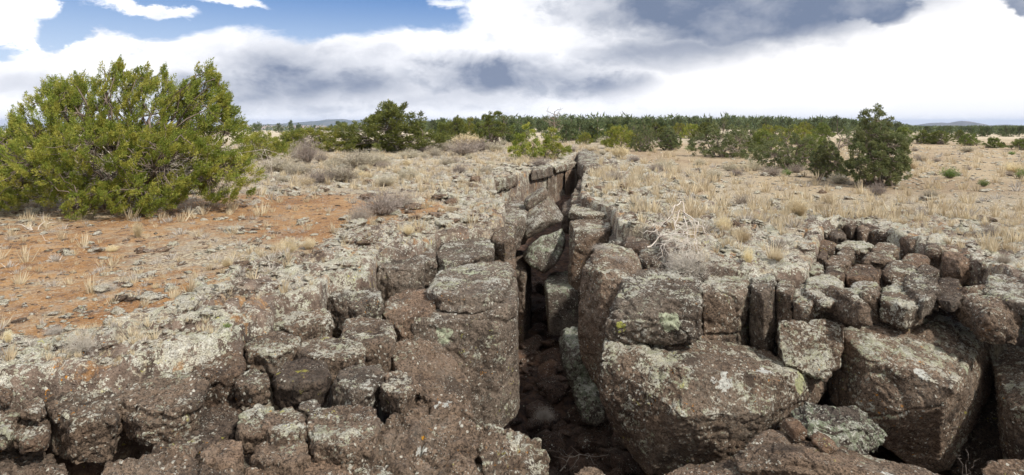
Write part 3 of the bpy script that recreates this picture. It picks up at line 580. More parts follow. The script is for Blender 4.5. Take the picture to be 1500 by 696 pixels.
J = [((1206, 1240, 386, 416), 'basalt', 'rough block with two lobes in the jointed jumble'), ((1238, 1291, 388, 414), 'basalt_red', 'oval pink topped block in the jointed jumble'),
     ((1208, 1247, 374, 392), 'basalt', 'flat double block behind the two lobed one'), ((1262, 1312, 368, 388), 'basalt', 'wide block with a ragged top in the jointed jumble'),
     ((1291, 1342, 382, 408), 'basalt', 'block with a notched corner next to the oval pink topped one'), ((1242, 1292, 412, 436), 'basalt_grey', 'low block between the oval and the worn column'),
     ((1195, 1226, 353, 367), 'basalt_red', 'bright reddish flat stone at the head of the jumble'), ((1226, 1252, 362, 380), 'basalt', 'square brown block behind the ragged topped one'),
     ((1224, 1282, 354, 366), 'basalt_crusted', 'yellow flecked slab behind the square brown block'), ((1277, 1318, 355, 374), 'basalt', 'rounded block lying under the dark far ledge'),
     ((1196, 1214, 365, 384), 'basalt_dark', 'small dark block in the corner of the jumble'), ((1304, 1334, 408, 424), 'basalt', 'small domed block behind the white blotched one'),
     ((1180, 1208, 384, 404), 'basalt_crusted', 'crusted block with a domed top where grass begins'), ((1318, 1362, 372, 392), 'basalt_red', 'rust coloured rubble block below the far ledge'),
     ((1340, 1376, 388, 404), 'basalt_dark', 'shadowed flat block before the cracked ledge stone'), ((1225, 1260, 422, 440), 'basalt_grey', 'little crusted block just over the hanging knob')]
for (xa, xb, yt, yb), mt, lb in J:
    wv = random.uniform(-3, 3); h = yb - yt; f = yt + h * .55
    rock(BB, lb, mt, prism(-.02 - (yt - 350) * .0006, [(xa, f - h * .1), (xa + (xb - xa) * .25, yt - 2), (xb - (xb - xa) * .3 + wv, yt - 2), (xb, f - h * .25), (xb - 3, f + h * .1), ((xa + xb) / 2 + wv, f + h * .2), (xa + 3, f + h * .12)], yb + h * .7, .93), gM, 1.1)
rock(BB, 'sunken floor block under the jointed jumble', 'basalt_dark', prism(-.3, [(1200, 450), (1210, 395), (1290, 380), (1400, 400), (1410, 450), (1300, 470)], 560, 1), gM)
K = [((1236, 1257, 322, 330, 354), 'basalt_dark', 'narrow dark stone standing in the near crack of the far ledge'), ((1255, 1276, 325, 334, 360), 'basalt', 'cut corner stone beginning the far ledge'),
     ((1270, 1326, 322, 336, 372), 'basalt', 'long brown stone of the far ledge with a smooth front'), ((1318, 1357, 338, 350, 388), 'basalt_red', 'brown stone at the bend of the far ledge'),
     ((1354, 1392, 350, 364, 402), 'basalt', 'round shouldered stone of the far ledge split by a crack'), ((1380, 1432, 360, 378, 422), 'basalt_red', 'dark red domed stone of the far ledge'),
     ((1428, 1449, 366, 382, 414), 'basalt_crusted', 'thin lichened plate against the domed stone'), ((1222, 1243, 318, 326, 346), 'basalt', 'broken stone at the head of the far ledge'),
     ((1196, 1224, 328, 336, 352), 'basalt_crusted', 'crusted stone before the broken head of the ledge'), ((1216, 1240, 340, 346, 360), 'basalt_dark', 'small stone in the hollow at the head of the ledge')]
for (xa, xb, yt, yf, yb), mt, lb in K:
    rock(BB, lb, mt, prism(.03, [(xa, yf - 2), (xa + 4, yt - 4), ((xa + xb) / 2, yt - 8), (xb - 3, yt - 1), (xb, yf), ((xa + xb) / 2, yf + 4)], yb, .96), gR)
rock('boulder', 'broken block with a black shadowed side at the outer edge of the ledge', 'basalt', [W3(*p) for p in [(1398, 440, 6.2), (1412, 418, 6.4), (1450, 410, 6.5), (1500, 425, 6.2), (1494, 470, 5.6), (1446, 475, 5.5), (1490, 508, 5.6), (1444, 505, 5.6), (1402, 470, 6.1), (1448, 455, 5.6)]], None, 1.1)
rock(BB, 'lichened slab leaning on the outer broken block', 'basalt_grey', prism(.02, [(1440, 425), (1448, 402), (1495, 398), (1560, 415), (1560, 445), (1500, 450)], 470, .95), None)
rock('boulder', 'dark speckled boulder in the outer lower corner', 'basalt_speckled', [W3(*p) for p in [(1452, 530, 6.2), (1475, 508, 6.3), (1540, 505, 6.2), (1620, 560, 5.6), (1600, 720, 5.4), (1500, 720, 5.4), (1470, 680, 5.7), (1478, 600, 5.4), (1560, 600, 5.0), (1468, 560, 5.7)]], None, .8)
rock('boulder', 'big shaded rock in the hollow behind the steep dark flank', 'basalt_dark', [W3(*p) for p in [(1400, 640, 6.6), (1440, 560, 6.8), (1480, 560, 6.6), (1490, 680, 6.1), (1440, 700, 6.1), (1390, 690, 6.3), (1400, 700, 6.8), (1500, 700, 6.8)]], None, .9)
rock('boulder', 'angular pale green lichened rock lying at the foot of the cleft', 'basalt_green', [W3(*p) for p in [(1160, 606, 5.1), (1186, 586, 5.2), (1232, 592, 5.2), (1262, 604, 5.15), (1300, 634, 5.0), (1296, 648, 4.9), (1262, 668, 4.75), (1215, 655, 4.7), (1176, 640, 4.75), (1185, 615, 4.85), (1258, 625, 4.8), (1180, 650, 5.2), (1285, 660, 5.2)]], None, 1.1, fine=1.7)
rock('stone', 'small square brown stone beside the pale green lichened rock', 'basalt_red', lump([(1150, 636), (1153, 620), (1172, 618), (1178, 626), (1176, 638), (1160, 642)], 4.65, 4.85, .85, .9), None, .6, cat='stone')
rock('stone', 'rusty wedge shaped stone at the foot of the pale green lichened rock', 'basalt_red', lump([(1192, 650), (1208, 640), (1224, 648), (1222, 658), (1198, 656)], 4.5, 4.7, .85, .9), None, .6, cat='stone')
rock('rock_slab', 'long pinkish grey slab slanting across the bottom under the great boulders', 'basalt_bare', [W3(*p) for p in [(1078, 668, 4.6), (1104, 645, 4.75), (1132, 630, 4.85), (1180, 640, 4.85), (1300, 676, 4.75), (1400, 700, 4.5), (1165, 668, 4.35), (1290, 694, 4.25), (1150, 690, 4.3), (1086, 690, 4.4), (1300, 716, 4.2), (1100, 720, 4.5), (1380, 730, 4.4), (1130, 700, 4.9), (1350, 720, 4.8)]], None, .6, fine=1.6, chip=False, joints=[(W3(1160, 680, 4.3), (.2, .3, 1), .012, .015)])
rock('rock_slab', 'flat grey slab low beside the fissure floor', 'basalt_bare', [W3(*p) for p in [(960, 696, 4.6), (1000, 682, 4.7), (1060, 674, 4.75), (1110, 684, 4.5), (1115, 720, 4.2), (960, 720, 4.3), (1000, 780, 4.3), (1110, 780, 4.3)]], None)
rock('rock_slab', 'pinkish slab corner at the outer foot of the boulders', 'basalt_bare', [W3(*p) for p in [(1438, 686, 4.5), (1450, 672, 4.6), (1500, 668, 4.6), (1580, 680, 4.5), (1580, 760, 4.3), (1440, 760, 4.3)]], None)
rock('stone', 'small brown rock tip poking up from the fissure mouth', 'basalt_bare', [W3(*p) for p in [(838, 694, 4.6), (858, 684, 4.7), (880, 684, 4.7), (896, 696, 4.6), (890, 760, 4.4), (840, 760, 4.4)]], None, cat='stone')
# ------------------------------------------------------------------ rubble in the fissure and stones on the ground
def stone_base(seed, flat=.55, sub=2, amp=.42, cuts=7):
    bm = bmesh.new(); bmesh.ops.create_icosphere(bm, subdivisions=sub, radius=1); me = bpy.data.meshes.new('s'); bm.to_mesh(me); bm.free()
    n = len(me.vertices); V = np.empty(n * 3, np.float32); me.vertices.foreach_get('co', V); V = V.reshape(-1, 3)
    T = np.empty(len(me.polygons) * 3, np.int32); me.polygons.foreach_get('vertices', T); T = T.reshape(-1, 3); bpy.data.meshes.remove(me)
    r = np.random.default_rng(seed)
    for k in range(cuts):                                        # cut flat faces
        nrm = r.normal(size=3); nrm /= np.linalg.norm(nrm); dcut = r.uniform(.55, .85); s = V @ nrm; V = V - np.maximum(s - dcut, 0)[:, None] * nrm
    V = V * (1 + amp * fbm(V * 1.4 + seed * 5, 4, .65))[:, None]
    V[:, 0] *= r.uniform(.85, 1.25); V[:, 2] *= flat
    return V, T
ST = [stone_base(k, [.5, .38, .65, .45, .6, .35][k % 6], 3) for k in range(6)]
STL = [stone_base(k, [.5, .38, .65, .45, .6, .35][k % 6], 1 if k % 2 else 2) for k in range(6)]
def scatter(n, xr, yr, fn):
    """random places, kept with the chance fn(x, y) gives; density even over the picture rather than the ground"""
    y = np.exp(rng.uniform(math.log(yr[0]), math.log(yr[1]), n)); x = rng.uniform(xr[0], xr[1], n) * y
    k = rng.uniform(size=n) < fn(x, y); return x[k], y[k]
def dist_of(x, y): return pit_distance(x, y)
def merged(name, places, variants, mat, **props):
    """one object out of many small copies: places are (x, y, z, size, turn, variant)"""
    Vs, Ts, off = [], [], 0
    for (x, y, z, s, a, v) in places:
        V, T = variants[v]; c, sn = math.cos(a), math.sin(a)
        R = np.array([[c, -sn, 0], [sn, c, 0], [0, 0, 1]]).T * s
        Vs.append(V @ R + (x, y, z)); Ts.append(T + off); off += len(V)
    return link(name, mesh_np(name, np.concatenate(Vs), np.concatenate(Ts), mat, True), **props)
MARKS = [(-.86, 'the outer soil edge'), (-.80, 'the bleached branch heap'), (-.72, 'the leftmost juniper boughs'), (-.65, 'the great juniper trunk'), (-.56, 'the hanging juniper boughs'), (-.47, 'the great juniper edge'), (-.41, 'the low round juniper'), (-.35, 'the bare spiky sapling'), (-.31, 'the hedge like juniper'),
         (-.27, 'the blackened stem'), (-.21, 'the airy grey shrub'), (-.17, 'the tall pointed juniper'), (-.11, 'the grey rabbitbrush dome'), (-.07, 'the narrow topped juniper'), (-.03, 'the thin pine'), (.02, 'the slender green juniper'), (.065, 'the bare dead tree'), (.10, 'the pinched fissure end'), (.14, 'the cone shaped juniper'), (.18, 'the pale feathery brush'),
         (.22, 'the thin crowned pinyon'), (.26, 'the crooked trunk pinyon'), (.31, 'the red clearing'), (.35, 'the big rounded pinyon'), (.40, 'the low tree group'), (.45, 'the spreading pinyon'), (.51, 'the sapling pinyon'), (.56, 'the grey bare top'), (.6, 'the tallest pinyon'), (.65, 'the pinyon field edge'), (.69, 'the first field juniper'), (.75, 'the flat topped juniper'), (.79, 'the compact round juniper'), (.84, 'the outermost field juniper'), (.95, 'the outer field edge')]
def mark(s): return min(MARKS, key=lambda m: abs(m[0] - s))[1]
def depthword(y): return 'near' if y < 5.5 else 'middle' if y < 8.5 else 'farther' if y < 14 else 'far'
# stones on soil and crusted rim
def p_stone(x, y):
    d = dist_of(x, y); r = rocky(x, y, d); soil = (x < 0) & (y < 13)
    near = sstep(3.5, .6, d)
    cl = sstep(-.05, .45, fbm(np.stack([x * 1.3, y * 1.3, 0 * x + 4], -1), 3))
    return np.where(d < .12, 0, np.where(soil, .04 + .65 * near + .35 * cl, .3 + .5 * r) * np.where(x / y > .38, .25, 1))
sx_, sy_ = scatter(9000, (-.95, .95), (3.6, 26), p_stone)
sz_ = land(sx_, sy_); app = rng.gamma(1.5, .0024, len(sx_)) + .0026            # apparent half size as a fraction of distance
ssz = np.clip(app * sy_, .02, .17)
order = np.argsort(-(ssz / sy_) * (np.abs(sx_ / sy_) < .84))
smesh = {}
for k, (V, T) in enumerate(ST):
    smesh[k, 0] = mesh_np('stone', V, T, M['stone_crusted']); smesh[k, 1] = mesh_np('stone', V, T, M['basalt_red'])
for q in order[:290]:
    k = int(rng.integers(6)); x, y = sx_[q], sy_[q]; brown = int(rng.uniform() < .25)
    o = link('stone', smesh[k, brown], None, (x, y, sz_[q] + ssz[q] * .12)); o.scale = (ssz[q],) * 3; o.rotation_euler = (rng.uniform(-.2, .2), rng.uniform(-.2, .2), rng.uniform(0, 6.28))
    side = 'soil' if x < 0 else 'grass'
    o['category'] = 'stone'; big_ = 'large' if ssz[q] > .075 else 'middling' if ssz[q] > .045 else 'small'; fl = ['blocky', 'flat', 'humped', 'low', 'rounded', 'thin'][k]
    o['label'] = '%s %s %s stone, %s %s side, towards %s' % (big_, fl, 'bare brown' if brown else 'pale crusted', depthword(y), side, mark(x / y)); o['group'] = '%s stones on the %s side' % ('bare brown' if brown else 'lichen crusted', side)
rest = order[290:]
merged('small_stones', [(sx_[q], sy_[q], sz_[q] + .1 * ssz[q], ssz[q], rng.uniform(0, 6.28), int(rng.integers(6))) for q in rest if rng.uniform() < .8], STL, M['stone_crusted'], kind='stuff', label='small crusted stones strewn over soil and rim')
qx, qy = scatter(7000, (-.95, .3), (3.8, 16), lambda x, y: np.where(dist_of(x, y) < .15, 0, .25 + .75 * sstep(-.1, .4, fbm(np.stack([x * 1.9, y * 1.9, 0 * x + 9], -1), 3)))); qz = land(qx, qy)
merged('brown_gravel', [(qx[q], qy[q], qz[q], rng.gamma(2, .0011) * qy[q] + .004, rng.uniform(0, 6.28), [1, 3, 5][int(rng.integers(3))]) for q in range(len(qx))], STL, M['basalt_red'], kind='stuff', label='brown gravel strewn over the orange soil')
fx, fy = scatter(4200, (-.5, .9), (8, 45), lambda x, y: np.where(x / y > .36, .9, .1)); fz = land(fx, fy)
merged('field_pebbles', [(fx[q], fy[q], fz[q], np.clip(.0035 * fy[q] * rng.uniform(.5, 1.4), .02, .12), rng.uniform(0, 6.28), 1 + 2 * int(rng.integers(3))) for q in range(len(fx))], STL, M['stone_crusted'], kind='stuff', label='pebbles scattered over the open brown field')
# rubble on the fissure floor
ry = rng.uniform(5.6, 15, 900); rx = rng.uniform(0.0, .22, 900) * ry; rd = dist_of(rx, ry); kk = rd < -.12; rx, ry = rx[kk], ry[kk]; rz = land(rx, ry)
rsz = rng.gamma(2, .035, len(rx)) + .03; ro = np.argsort(-rsz)
rmesh = [mesh_np('rubble', V, T, M['rubble']) for V, T in [stone_base(60 + k, [.6, .4, .7, .45, .65, .3][k], 3, .16, 14) for k in range(6)]]
for q in ro[:70]:
    rk_ = int(rng.integers(6)); o = link('fallen_rock', rmesh[rk_], None, (rx[q], ry[q], rz[q] + .2 * rsz[q]), label='%s %s fissure floor rock, %s, %s' % (['blocky', 'flat', 'humped', 'low', 'rounded', 'thin'][rk_], 'large' if rsz[q] > .19 else 'middling' if rsz[q] > .14 else 'small', 'soil side' if rx[q] / ry[q] < .06 else 'middle' if rx[q] / ry[q] < .1 else 'grass side', 'by the tall corner block' if ry[q] < 7.2 and rx[q] < .5 else 'under the great rounded column' if ry[q] < 7.2 else 'below the leaning green boulder' if ry[q] < 8.7 else 'before the standing green block' if ry[q] < 10.5 else 'under the jammed boulders'), category='rock', group='fallen rocks on the fissure floor')
    s = min(rsz[q] * 1.15, .3); o.scale = (s, s, s); o.rotation_euler = (rng.uniform(-.4, .4), rng.uniform(-.4, .4), rng.uniform(0, 6))
merged('floor_rubble', [(rx[q], ry[q], rz[q] + .1 * rsz[q], rsz[q] * .8, rng.uniform(0, 6.28), int(rng.integers(6))) for q in ro[70:]], STL, M['rubble'], kind='stuff', label='small red brown rubble on the fissure floor')
# small stones lodged in the gaps of the broken ledge
lx, ly = scatter(500, (-.85, -.02), (3.4, 5.6), lambda x, y: np.where(dist_of(x, y) < -.02, 1, 0)); lz = land(lx, ly)
merged('ledge_rubble', [(lx[q], ly[q], lz[q] + .02, rng.uniform(.012, .04), rng.uniform(0, 6.28), int(rng.integers(6))) for q in range(len(lx))], STL, M['basalt_dark'], kind='stuff', label='loose rubble down in the gaps of the broken ledge')

# ------------------------------------------------------------------ plants
def blades(P, D, L, Wd, curve=.35, seg=2, r=rng):
    """narrow blades from points P along D, length L, bending over; returns arrays"""
    n = len(P); D = D / np.linalg.norm(D, axis=1)[:, None]
    side = np.cross(D, r.normal(size=(n, 3))); side /= np.maximum(np.linalg.norm(side, axis=1), 1e-6)[:, None]
    bend = np.cross(D, side) * (curve * r.uniform(-.3, 1, n))[:, None]; bend[:, 2] -= curve * .5 * r.uniform(0, 1, n)
    if seg == 1:
        V = np.stack([P - side * Wd[:, None] / 2, P + side * Wd[:, None] / 2, P + (D + bend) * L[:, None]], 1).reshape(-1, 3)
        return V, np.arange(3 * n).reshape(n, 3)
    mid = P + (D * .55 + bend * .2) * L[:, None]; tip = P + (D + bend) * L[:, None]; w_ = Wd[:, None] / 2
    V = np.stack([P - side * w_, P + side * w_, mid - side * w_ * .8, mid + side * w_ * .8, tip], 1).reshape(-1, 3)
    i = np.arange(n)[:, None] * 5
    return V, np.concatenate([i + [0, 1, 3], i + [0, 3, 2], i + [2, 3, 4]], 0)
def tubes(paths, sides=4):
    """paths: list of (points (k,3), radii (k,))"""
    Vs, Ts, off = [], [], 0
    for pts, rad in paths:
        pts = np.asarray(pts, float); k = len(pts); t = np.gradient(pts, axis=0); t /= np.maximum(np.linalg.norm(t, axis=1), 1e-9)[:, None]
        a = np.cross(t, (0.31, .17, .93)); a /= np.maximum(np.linalg.norm(a, axis=1), 1e-9)[:, None]; b = np.cross(t, a)
        th = np.arange(sides) * 2 * math.pi / sides
        ring = pts[:, None] + (a[:, None] * np.cos(th)[None, :, None] + b[:, None] * np.sin(th)[None, :, None]) * np.asarray(rad)[:, None, None]
        Vs.append(ring.reshape(-1, 3)); i = np.arange(k - 1)[:, None] * sides; j = np.arange(sides)[None]; j2 = (j + 1) % sides
        A, B, C, D = i + j, i + j2, i + sides + j2, i + sides + j
        Ts.append(np.concatenate([np.stack([A, B, C], -1).reshape(-1, 3), np.stack([A, C, D], -1).reshape(-1, 3)]) + off); off += k * sides
    return np.concatenate(Vs), np.concatenate(Ts)
def wander(p0, p1, k=6, wob=.12, r=rng, sag=0.0):
    p0 = np.asarray(p0, float); p1 = np.asarray(p1, float); t = np.linspace(0, 1, k)[:, None]; L = np.linalg.norm(p1 - p0)
    n = np.cumsum(r.normal(size=(k, 3)), 0) * wob * L / k ** .5; n -= n[0] + (n[-1] - n[0]) * t
    o = p0 + (p1 - p0) * t + n; o[:, 2] += sag * L * np.sin(t[:, 0] * math.pi); return o
def cat_mesh(name, parts, mats):
    """join (V, T) pieces, one material each"""
    Vs, Ts, mi, off = [], [], [], 0
    for k, (V, T) in enumerate(parts): Vs.append(V); Ts.append(T + off); off += len(V); mi.append(np.full(len(T), k))
    me = mesh_np(name, np.concatenate(Vs), np.concatenate(Ts), mats, False); me.polygons.foreach_set('material_index', np.concatenate(mi).astype(np.int32)); return me

def foliage(C, R, n, leaf, up=.7, r=rng, tall=1.5):
    """leafy clumps at C with radius R, n leaves each; pointed upward like juniper sprays"""
    m = len(C); N = m * n; c = np.repeat(C, n, 0); rr = np.repeat(R, n)
    d = r.normal(size=(N, 3)); d /= np.linalg.norm(d, axis=1)[:, None]
    rad = r.uniform(.15, 1, N) ** .6
    mid = np.array([C[:, 0].mean(), C[:, 1].mean(), C[:, 2].max() * .25]); a = C - mid; a /= np.maximum(np.linalg.norm(a, axis=1), 1e-6)[:, None]
    a = a * .75 + np.array([0, 0, .25 + up * .45]) + r.normal(size=(m, 3)) * .28; a /= np.linalg.norm(a, axis=1)[:, None]; a = np.repeat(a, n, 0)   # each spray points up and out
    al = (d * a).sum(1); taper = np.where(al > 0, 1 - .6 * al, 1)
    P = c + (d - a * al[:, None]) * (rad * rr * taper)[:, None] + a * (al * rad * rr * tall)[:, None]
    D = (d - a * al[:, None]) * .7 + a * (.35 + up * .6) + r.normal(size=(N, 3)) * .3
    L = leaf * r.uniform(.7, 1.4, N)
    return blades(P, D, L, L * r.uniform(.28, .5, N), 0, 1, r)
def lobes_points(lobes, n, r, inner=.25):
    """clump centres on the skin of a heap of ellipsoid lobes"""
    vol = np.array([l[3] * l[4] + l[4] * l[5] + l[3] * l[5] for l in lobes]); out = []
    ch = r.choice(len(lobes), n * 3, p=vol / vol.sum())
    L = np.array(lobes)[ch]; d = r.normal(size=(len(ch), 3)); d /= np.linalg.norm(d, axis=1)[:, None]; d[:, 2] = np.abs(d[:, 2]) * np.where(r.uniform(size=len(d)) < .62, 1, -1)
    rad = np.where(r.uniform(size=len(d)) < inner, r.uniform(.35, .8, len(d)), r.uniform(.85, 1.05, len(d)))
    P = L[:, :3] + d * L[:, 3:] * rad[:, None]
    deep = np.zeros(len(P), bool)
    for l in lobes:
        q = (P - l[:3]) / l[3:]; deep |= (q ** 2).sum(1) < .45
    keep = ~deep | (r.uniform(size=len(P)) < .22)
    return P[keep][:n]

def tree_meshes(lobes, ncl, cr, nleaf, leaf, seed, fmat, base=(0, 0, 0), trunks=4, tr=.07, dead=40, up=.8, tall=1.5, twigs=True):
    r = np.random.default_rng(seed); C = lobes_points(lobes, ncl, r, .36); C = C[C[:, 2] > .03]
    R = cr * r.uniform(.6, 1.35, len(C))
    crown = mesh_np('crown', *foliage(C, R, nleaf, leaf, up, r, tall), fmat, False)
    base = np.array(base, float); paths = []; tips = []
    for l in lobes:
        b = base + np.array([r.normal() * .1, r.normal() * .1, 0]); e = np.array(l[:3]) + (0, 0, l[5] * .3)
        p = wander(b, e, 8, .16, r); paths.append((p, np.linspace(tr, tr * .2, 8) * r.uniform(.6, 1.1))); tips.append(p)
    for c in C[::2] if twigs else C[::5]:
        allp = np.concatenate(tips); j = np.argmin(np.linalg.norm(allp - c, axis=1) + r.uniform(0, .2, len(allp)) ); s = allp[j]
        paths.append((wander(s, c, 5, .2, r), np.linspace(tr * .22, tr * .07, 5)))
    trunk = mesh_np('trunk', *tubes(paths), M['bark'], True)
    dm = None
    if dead:
        dp = []
        mx = np.array([[l[0] - l[3], l[0] + l[3]] for l in lobes]); x0, x1 = mx.min(), mx.max(); dy = max(l[4] for l in lobes)
        hgt = max(l[2] + l[5] for l in lobes)
        for _ in range(dead if dead > 50 else dead // 2):
            a = r.uniform(0, 6.28); q = r.uniform(.3, .8)
            e = np.array([base[0] + math.cos(a) * (x1 - x0) / 2 * q, base[1] + math.sin(a) * dy * q, r.uniform(.03, .32) * hgt])
            b = base + (r.normal() * .15, r.normal() * .15, r.uniform(.1, .3) * hgt)
            p = wander(b, e, 9, .22, r, .12); dp.append((p, np.linspace(tr * .28, tr * .05, 9)))
            for _k in range(5):
                s = p[r.integers(3, 9)]; dp.append((wander(s, s + r.normal(size=3) * .13 * hgt * np.array([1, 1, .8]), 5, .3, r), np.linspace(tr * .09, tr * .03, 5)))
        dm = mesh_np('dead_branch', *tubes(dp, 3), M['bleached' if dead > 50 else 'deadwood'], True)
    return crown, trunk, dm
def plant_tree(name, label, cat, meshes, x, y, scale=1.0, rot=0.0, group=None, z=None, sc=None):
    z = float(land(np.array([x]), np.array([y]), y < 30)[0]) if z is None else z
    r = bpy.data.objects.new(name, None); COL.objects.link(r); r.location = (x, y, z); r.empty_display_size = .3
    r.rotation_euler = (0, 0, rot); r.scale = sc or (scale,) * 3; r['label'] = label; r['category'] = cat
    if group: r['group'] = group
    for nm, me in zip(('crown', 'trunk', 'dead_branches'), meshes):
        if me: link(nm, me, r)
    return r

# the great juniper on the soil side: lobes read from the photograph's outline, at 10.9 m
YB = 10.9
def lb(px, py, rx, rz, y=0.0, ry=.8): 
    X, Yk, Z = W3(px, py, YB); k = YB / F; return (X - bx0, y, Z - bz0, rx * k, ry, rz * k)
bx0 = (195 - HX) / F * YB; bz0 = 0.0
BL = [lb(-60, 262, 70, 60, .2), lb(10, 245, 62, 62, .2), lb(70, 195, 46, 70, .2, .6), lb(112, 175, 34, 66, .1, .6), lb(172, 165, 30, 70, 0, .5), lb(215, 172, 30, 66, .2, .6), lb(252, 190, 26, 62, .3, .5), lb(300, 172, 28, 68, .1, .45), lb(328, 215, 34, 58, .0, .5), lb(275, 245, 66, 52, -.6, .7),
      lb(180, 235, 80, 56, -.7, .7), lb(105, 262, 78, 42, -.8, .6), lb(20, 285, 70, 30, -.5, .8), lb(345, 272, 40, 34, -.3, .6), lb(250, 290, 60, 24, -.9, .6), lb(185, 305, 18, 20, -1.2, .25), lb(70, 150, 20, 34, .2, .3), lb(-90, 280, 80, 34, .2)]
BL = [(l[0], l[1], l[2] * .93, l[3], l[4], l[5] * .86) if l[2] > .9 else l for l in BL]
_r = np.random.default_rng(77)
for _ in range(64):                                           # upright spires that break the outline
    l = BL[_r.integers(0, 10)]; a = _r.uniform(0, 6.28); q = _r.uniform(0, .8); x = l[0] + math.cos(a) * l[3] * q; y = l[1] + math.sin(a) * l[4] * q; z = l[2] + l[5] * math.sqrt(1 - q * q)
    BL.append((x, y, z - .02, .05, .05, _r.uniform(.14, .32)))
big = tree_meshes(BL, 2900, .054, 145, .030, 3, M['juniper'], (0, 0, 0), tr=.045, dead=140, up=.9, tall=2.5)
plant_tree('juniper_tree', 'broad bushy yellow green juniper with bleached lower branches on the orange soil', 'juniper', big, bx0, YB)

PIN = [(0, 0, .74, .2, .19, .26), (-.17, 0, .62, .17, .16, .20), (.15, .1, .58, .19, .18, .2), (-.24, 0, .36, .24, .22, .24), (.24, 0, .33, .24, .22, .25), (0, -.15, .42, .27, .22, .28), (0, 0, .2, .44, .36, .18), (.34, 0, .2, .16, .16, .14)]
def gen_lobes(seed, w_, h, n=6, pointed=True):
    r = np.random.default_rng(seed); out = []
    for k in range(n):
        a = r.uniform(0, 6.28); q = r.uniform(.15, .62); x = math.cos(a) * q * w_ / 2; y = math.sin(a) * q * w_ / 2
        hh = h * (1 - .55 * q) * r.uniform(.85, 1.05); out.append((x, y, hh * .52, w_ * r.uniform(.16, .26), w_ * r.uniform(.16, .26), hh * .48))
    out.append((0, 0, h * .55, w_ * .24, w_ * .24, h * .44)); out.append((0, 0, h * .22, w_ * .46, w_ * .44, h * .22)); out.append((w_ * .22, -w_ * .2, h * .2, w_ * .24, w_ * .2, h * .2)); out.append((-w_ * .22, -w_ * .2, h * .22, w_ * .24, w_ * .2, h * .2)); return out
proto = {}
proto['bushA'] = tree_meshes(gen_lobes(1, 1.3, 1, 7), 230, .055, 90, .034, 11, M['juniper2'], tr=.03, dead=12)
proto['bushB'] = tree_meshes(gen_lobes(2, 1.7, 1, 8), 260, .06, 80, .036, 12, M['juniper'], tr=.03, dead=10)
proto['bushC'] = tree_meshes(gen_lobes(5, 1.0, 1, 6), 170, .055, 80, .036, 13, M['juniper2'], tr=.03, dead=8)
proto['openA'] = tree_meshes(gen_lobes(8, .8, 1, 5), 90, .055, 75, .036, 14, M['juniper'], tr=.022, dead=8)
proto['pinyonA'] = tree_meshes(PIN, 460, .036, 80, .024, 15, M['pinyon'], tr=.028, dead=0, up=.35, tall=.9)
proto['pinyonB'] = tree_meshes(gen_lobes(12, 1.6, 1, 7), 240, .05, 80, .03, 16, M['pinyon'], tr=.03, dead=10, up=.35, tall=.9)
# tall bare-stemmed pine with flat tufts
proto['pine'] = tree_meshes([(-.05, 0, .55, .28, .25, .13), (.1, 0, .38, .3, .25, .12), (-.28, 0, .80, .12, .14, .07), (-.05, .05, .88, .16, .16, .08), (.28, 0, .78, .13, .12, .06), (.1, 0, .9, .14, .14, .06), (-.2, 0, .68, .1, .1, .05)],
                            120, .05, 80, .03, 18, M['juniper2'], tr=.028, dead=4, up=.3, tall=.8)
def put(px, pyb, ptop, kind, name, label, cat, wpx=None, rot=None, group=None):
    """place a tree whose foot is seen at (px, pyb) and whose top reaches ptop"""
    x, y, z = W3(px, pyb, 0.0)
    H = (pyb - ptop) / F * y; me = proto[kind][0]; natural = proto[kind + '_w'] if kind + '_w' in proto else None
    if natural is None:
        co = np.empty(len(me.vertices) * 3, np.float32); me.vertices.foreach_get('co', co); co = co.reshape(-1, 3)
        natural = proto[kind + '_w'] = (float(np.percentile(co[:, 0], 99) - np.percentile(co[:, 0], 1)), float(np.percentile(co[:, 2], 99.7)))
    s = H / natural[1]; sw = wpx / F * y / natural[0] if wpx else s
    return plant_tree(name, label, cat, proto[kind], x, y, 1, rot if rot is not None else 0.0, group, None, (sw, sw, s))
put(583, 222, 150, 'bushA', 'juniper_tree', 'tall dark juniper with several pointed tops beyond the pale brush', 'juniper', 150)
put(388, 234, 193, 'bushB', 'juniper_tree', 'low green juniper just behind the edge of the great bushy one', 'juniper', 72, 1.0)
put(470, 222, 186, 'bushB', 'juniper_tree', 'wide hedge like juniper behind the bare grey sapling', 'juniper', 120, 2.0)
put(425, 222, 190, 'bushC', 'juniper_tree', 'small green juniper between the hedge like one and the low one', 'juniper', 46, 2.6)
put(728, 214, 163, 'pine', 'pine_tree', 'thin pine with flat tufted crown standing above the woodland', 'pine', 42, 0)
put(772, 236, 183, 'openA', 'juniper_tree', 'bright green slender juniper near the far rim of the fissure', 'juniper', 50, 0)
put(808, 234, 190, 'openA', 'juniper_tree', 'leaning open juniper with whitish limbs next to the slender bright one', 'juniper', 50, 2.2)
put(651, 210, 178, 'bushC', 'juniper_tree', 'dark juniper at the edge of the woodland beside the tall pointed one', 'juniper', 32)
put(668, 212, 170, 'bushC', 'juniper_tree', 'narrow topped juniper behind the grey rabbitbrush', 'juniper', 34, 1.2)
put(688, 210, 172, 'openA', 'juniper_tree', 'upright juniper between the narrow topped one and the thin pine', 'juniper', 32, 2.2)
put(706, 210, 178, 'bushC', 'juniper_tree', 'juniper filling the gap under the thin pine', 'juniper', 34, 3.2)
put(756, 208, 182, 'bushC', 'juniper_tree', 'dark juniper behind the slender bright green one', 'juniper', 40, 4.2)
put(834, 206, 184, 'bushC', 'juniper_tree', 'dark juniper beyond the end of the fissure', 'juniper', 38, 4.9)
put(856, 212, 194, 'bushB', 'juniper_tree', 'small round juniper bush beyond the end of the fissure', 'juniper', 24, 4)
put(874, 209, 196, 'bushC', 'juniper_tree', 'little cone shaped juniper beside the small round bush', 'juniper', 15, 4)
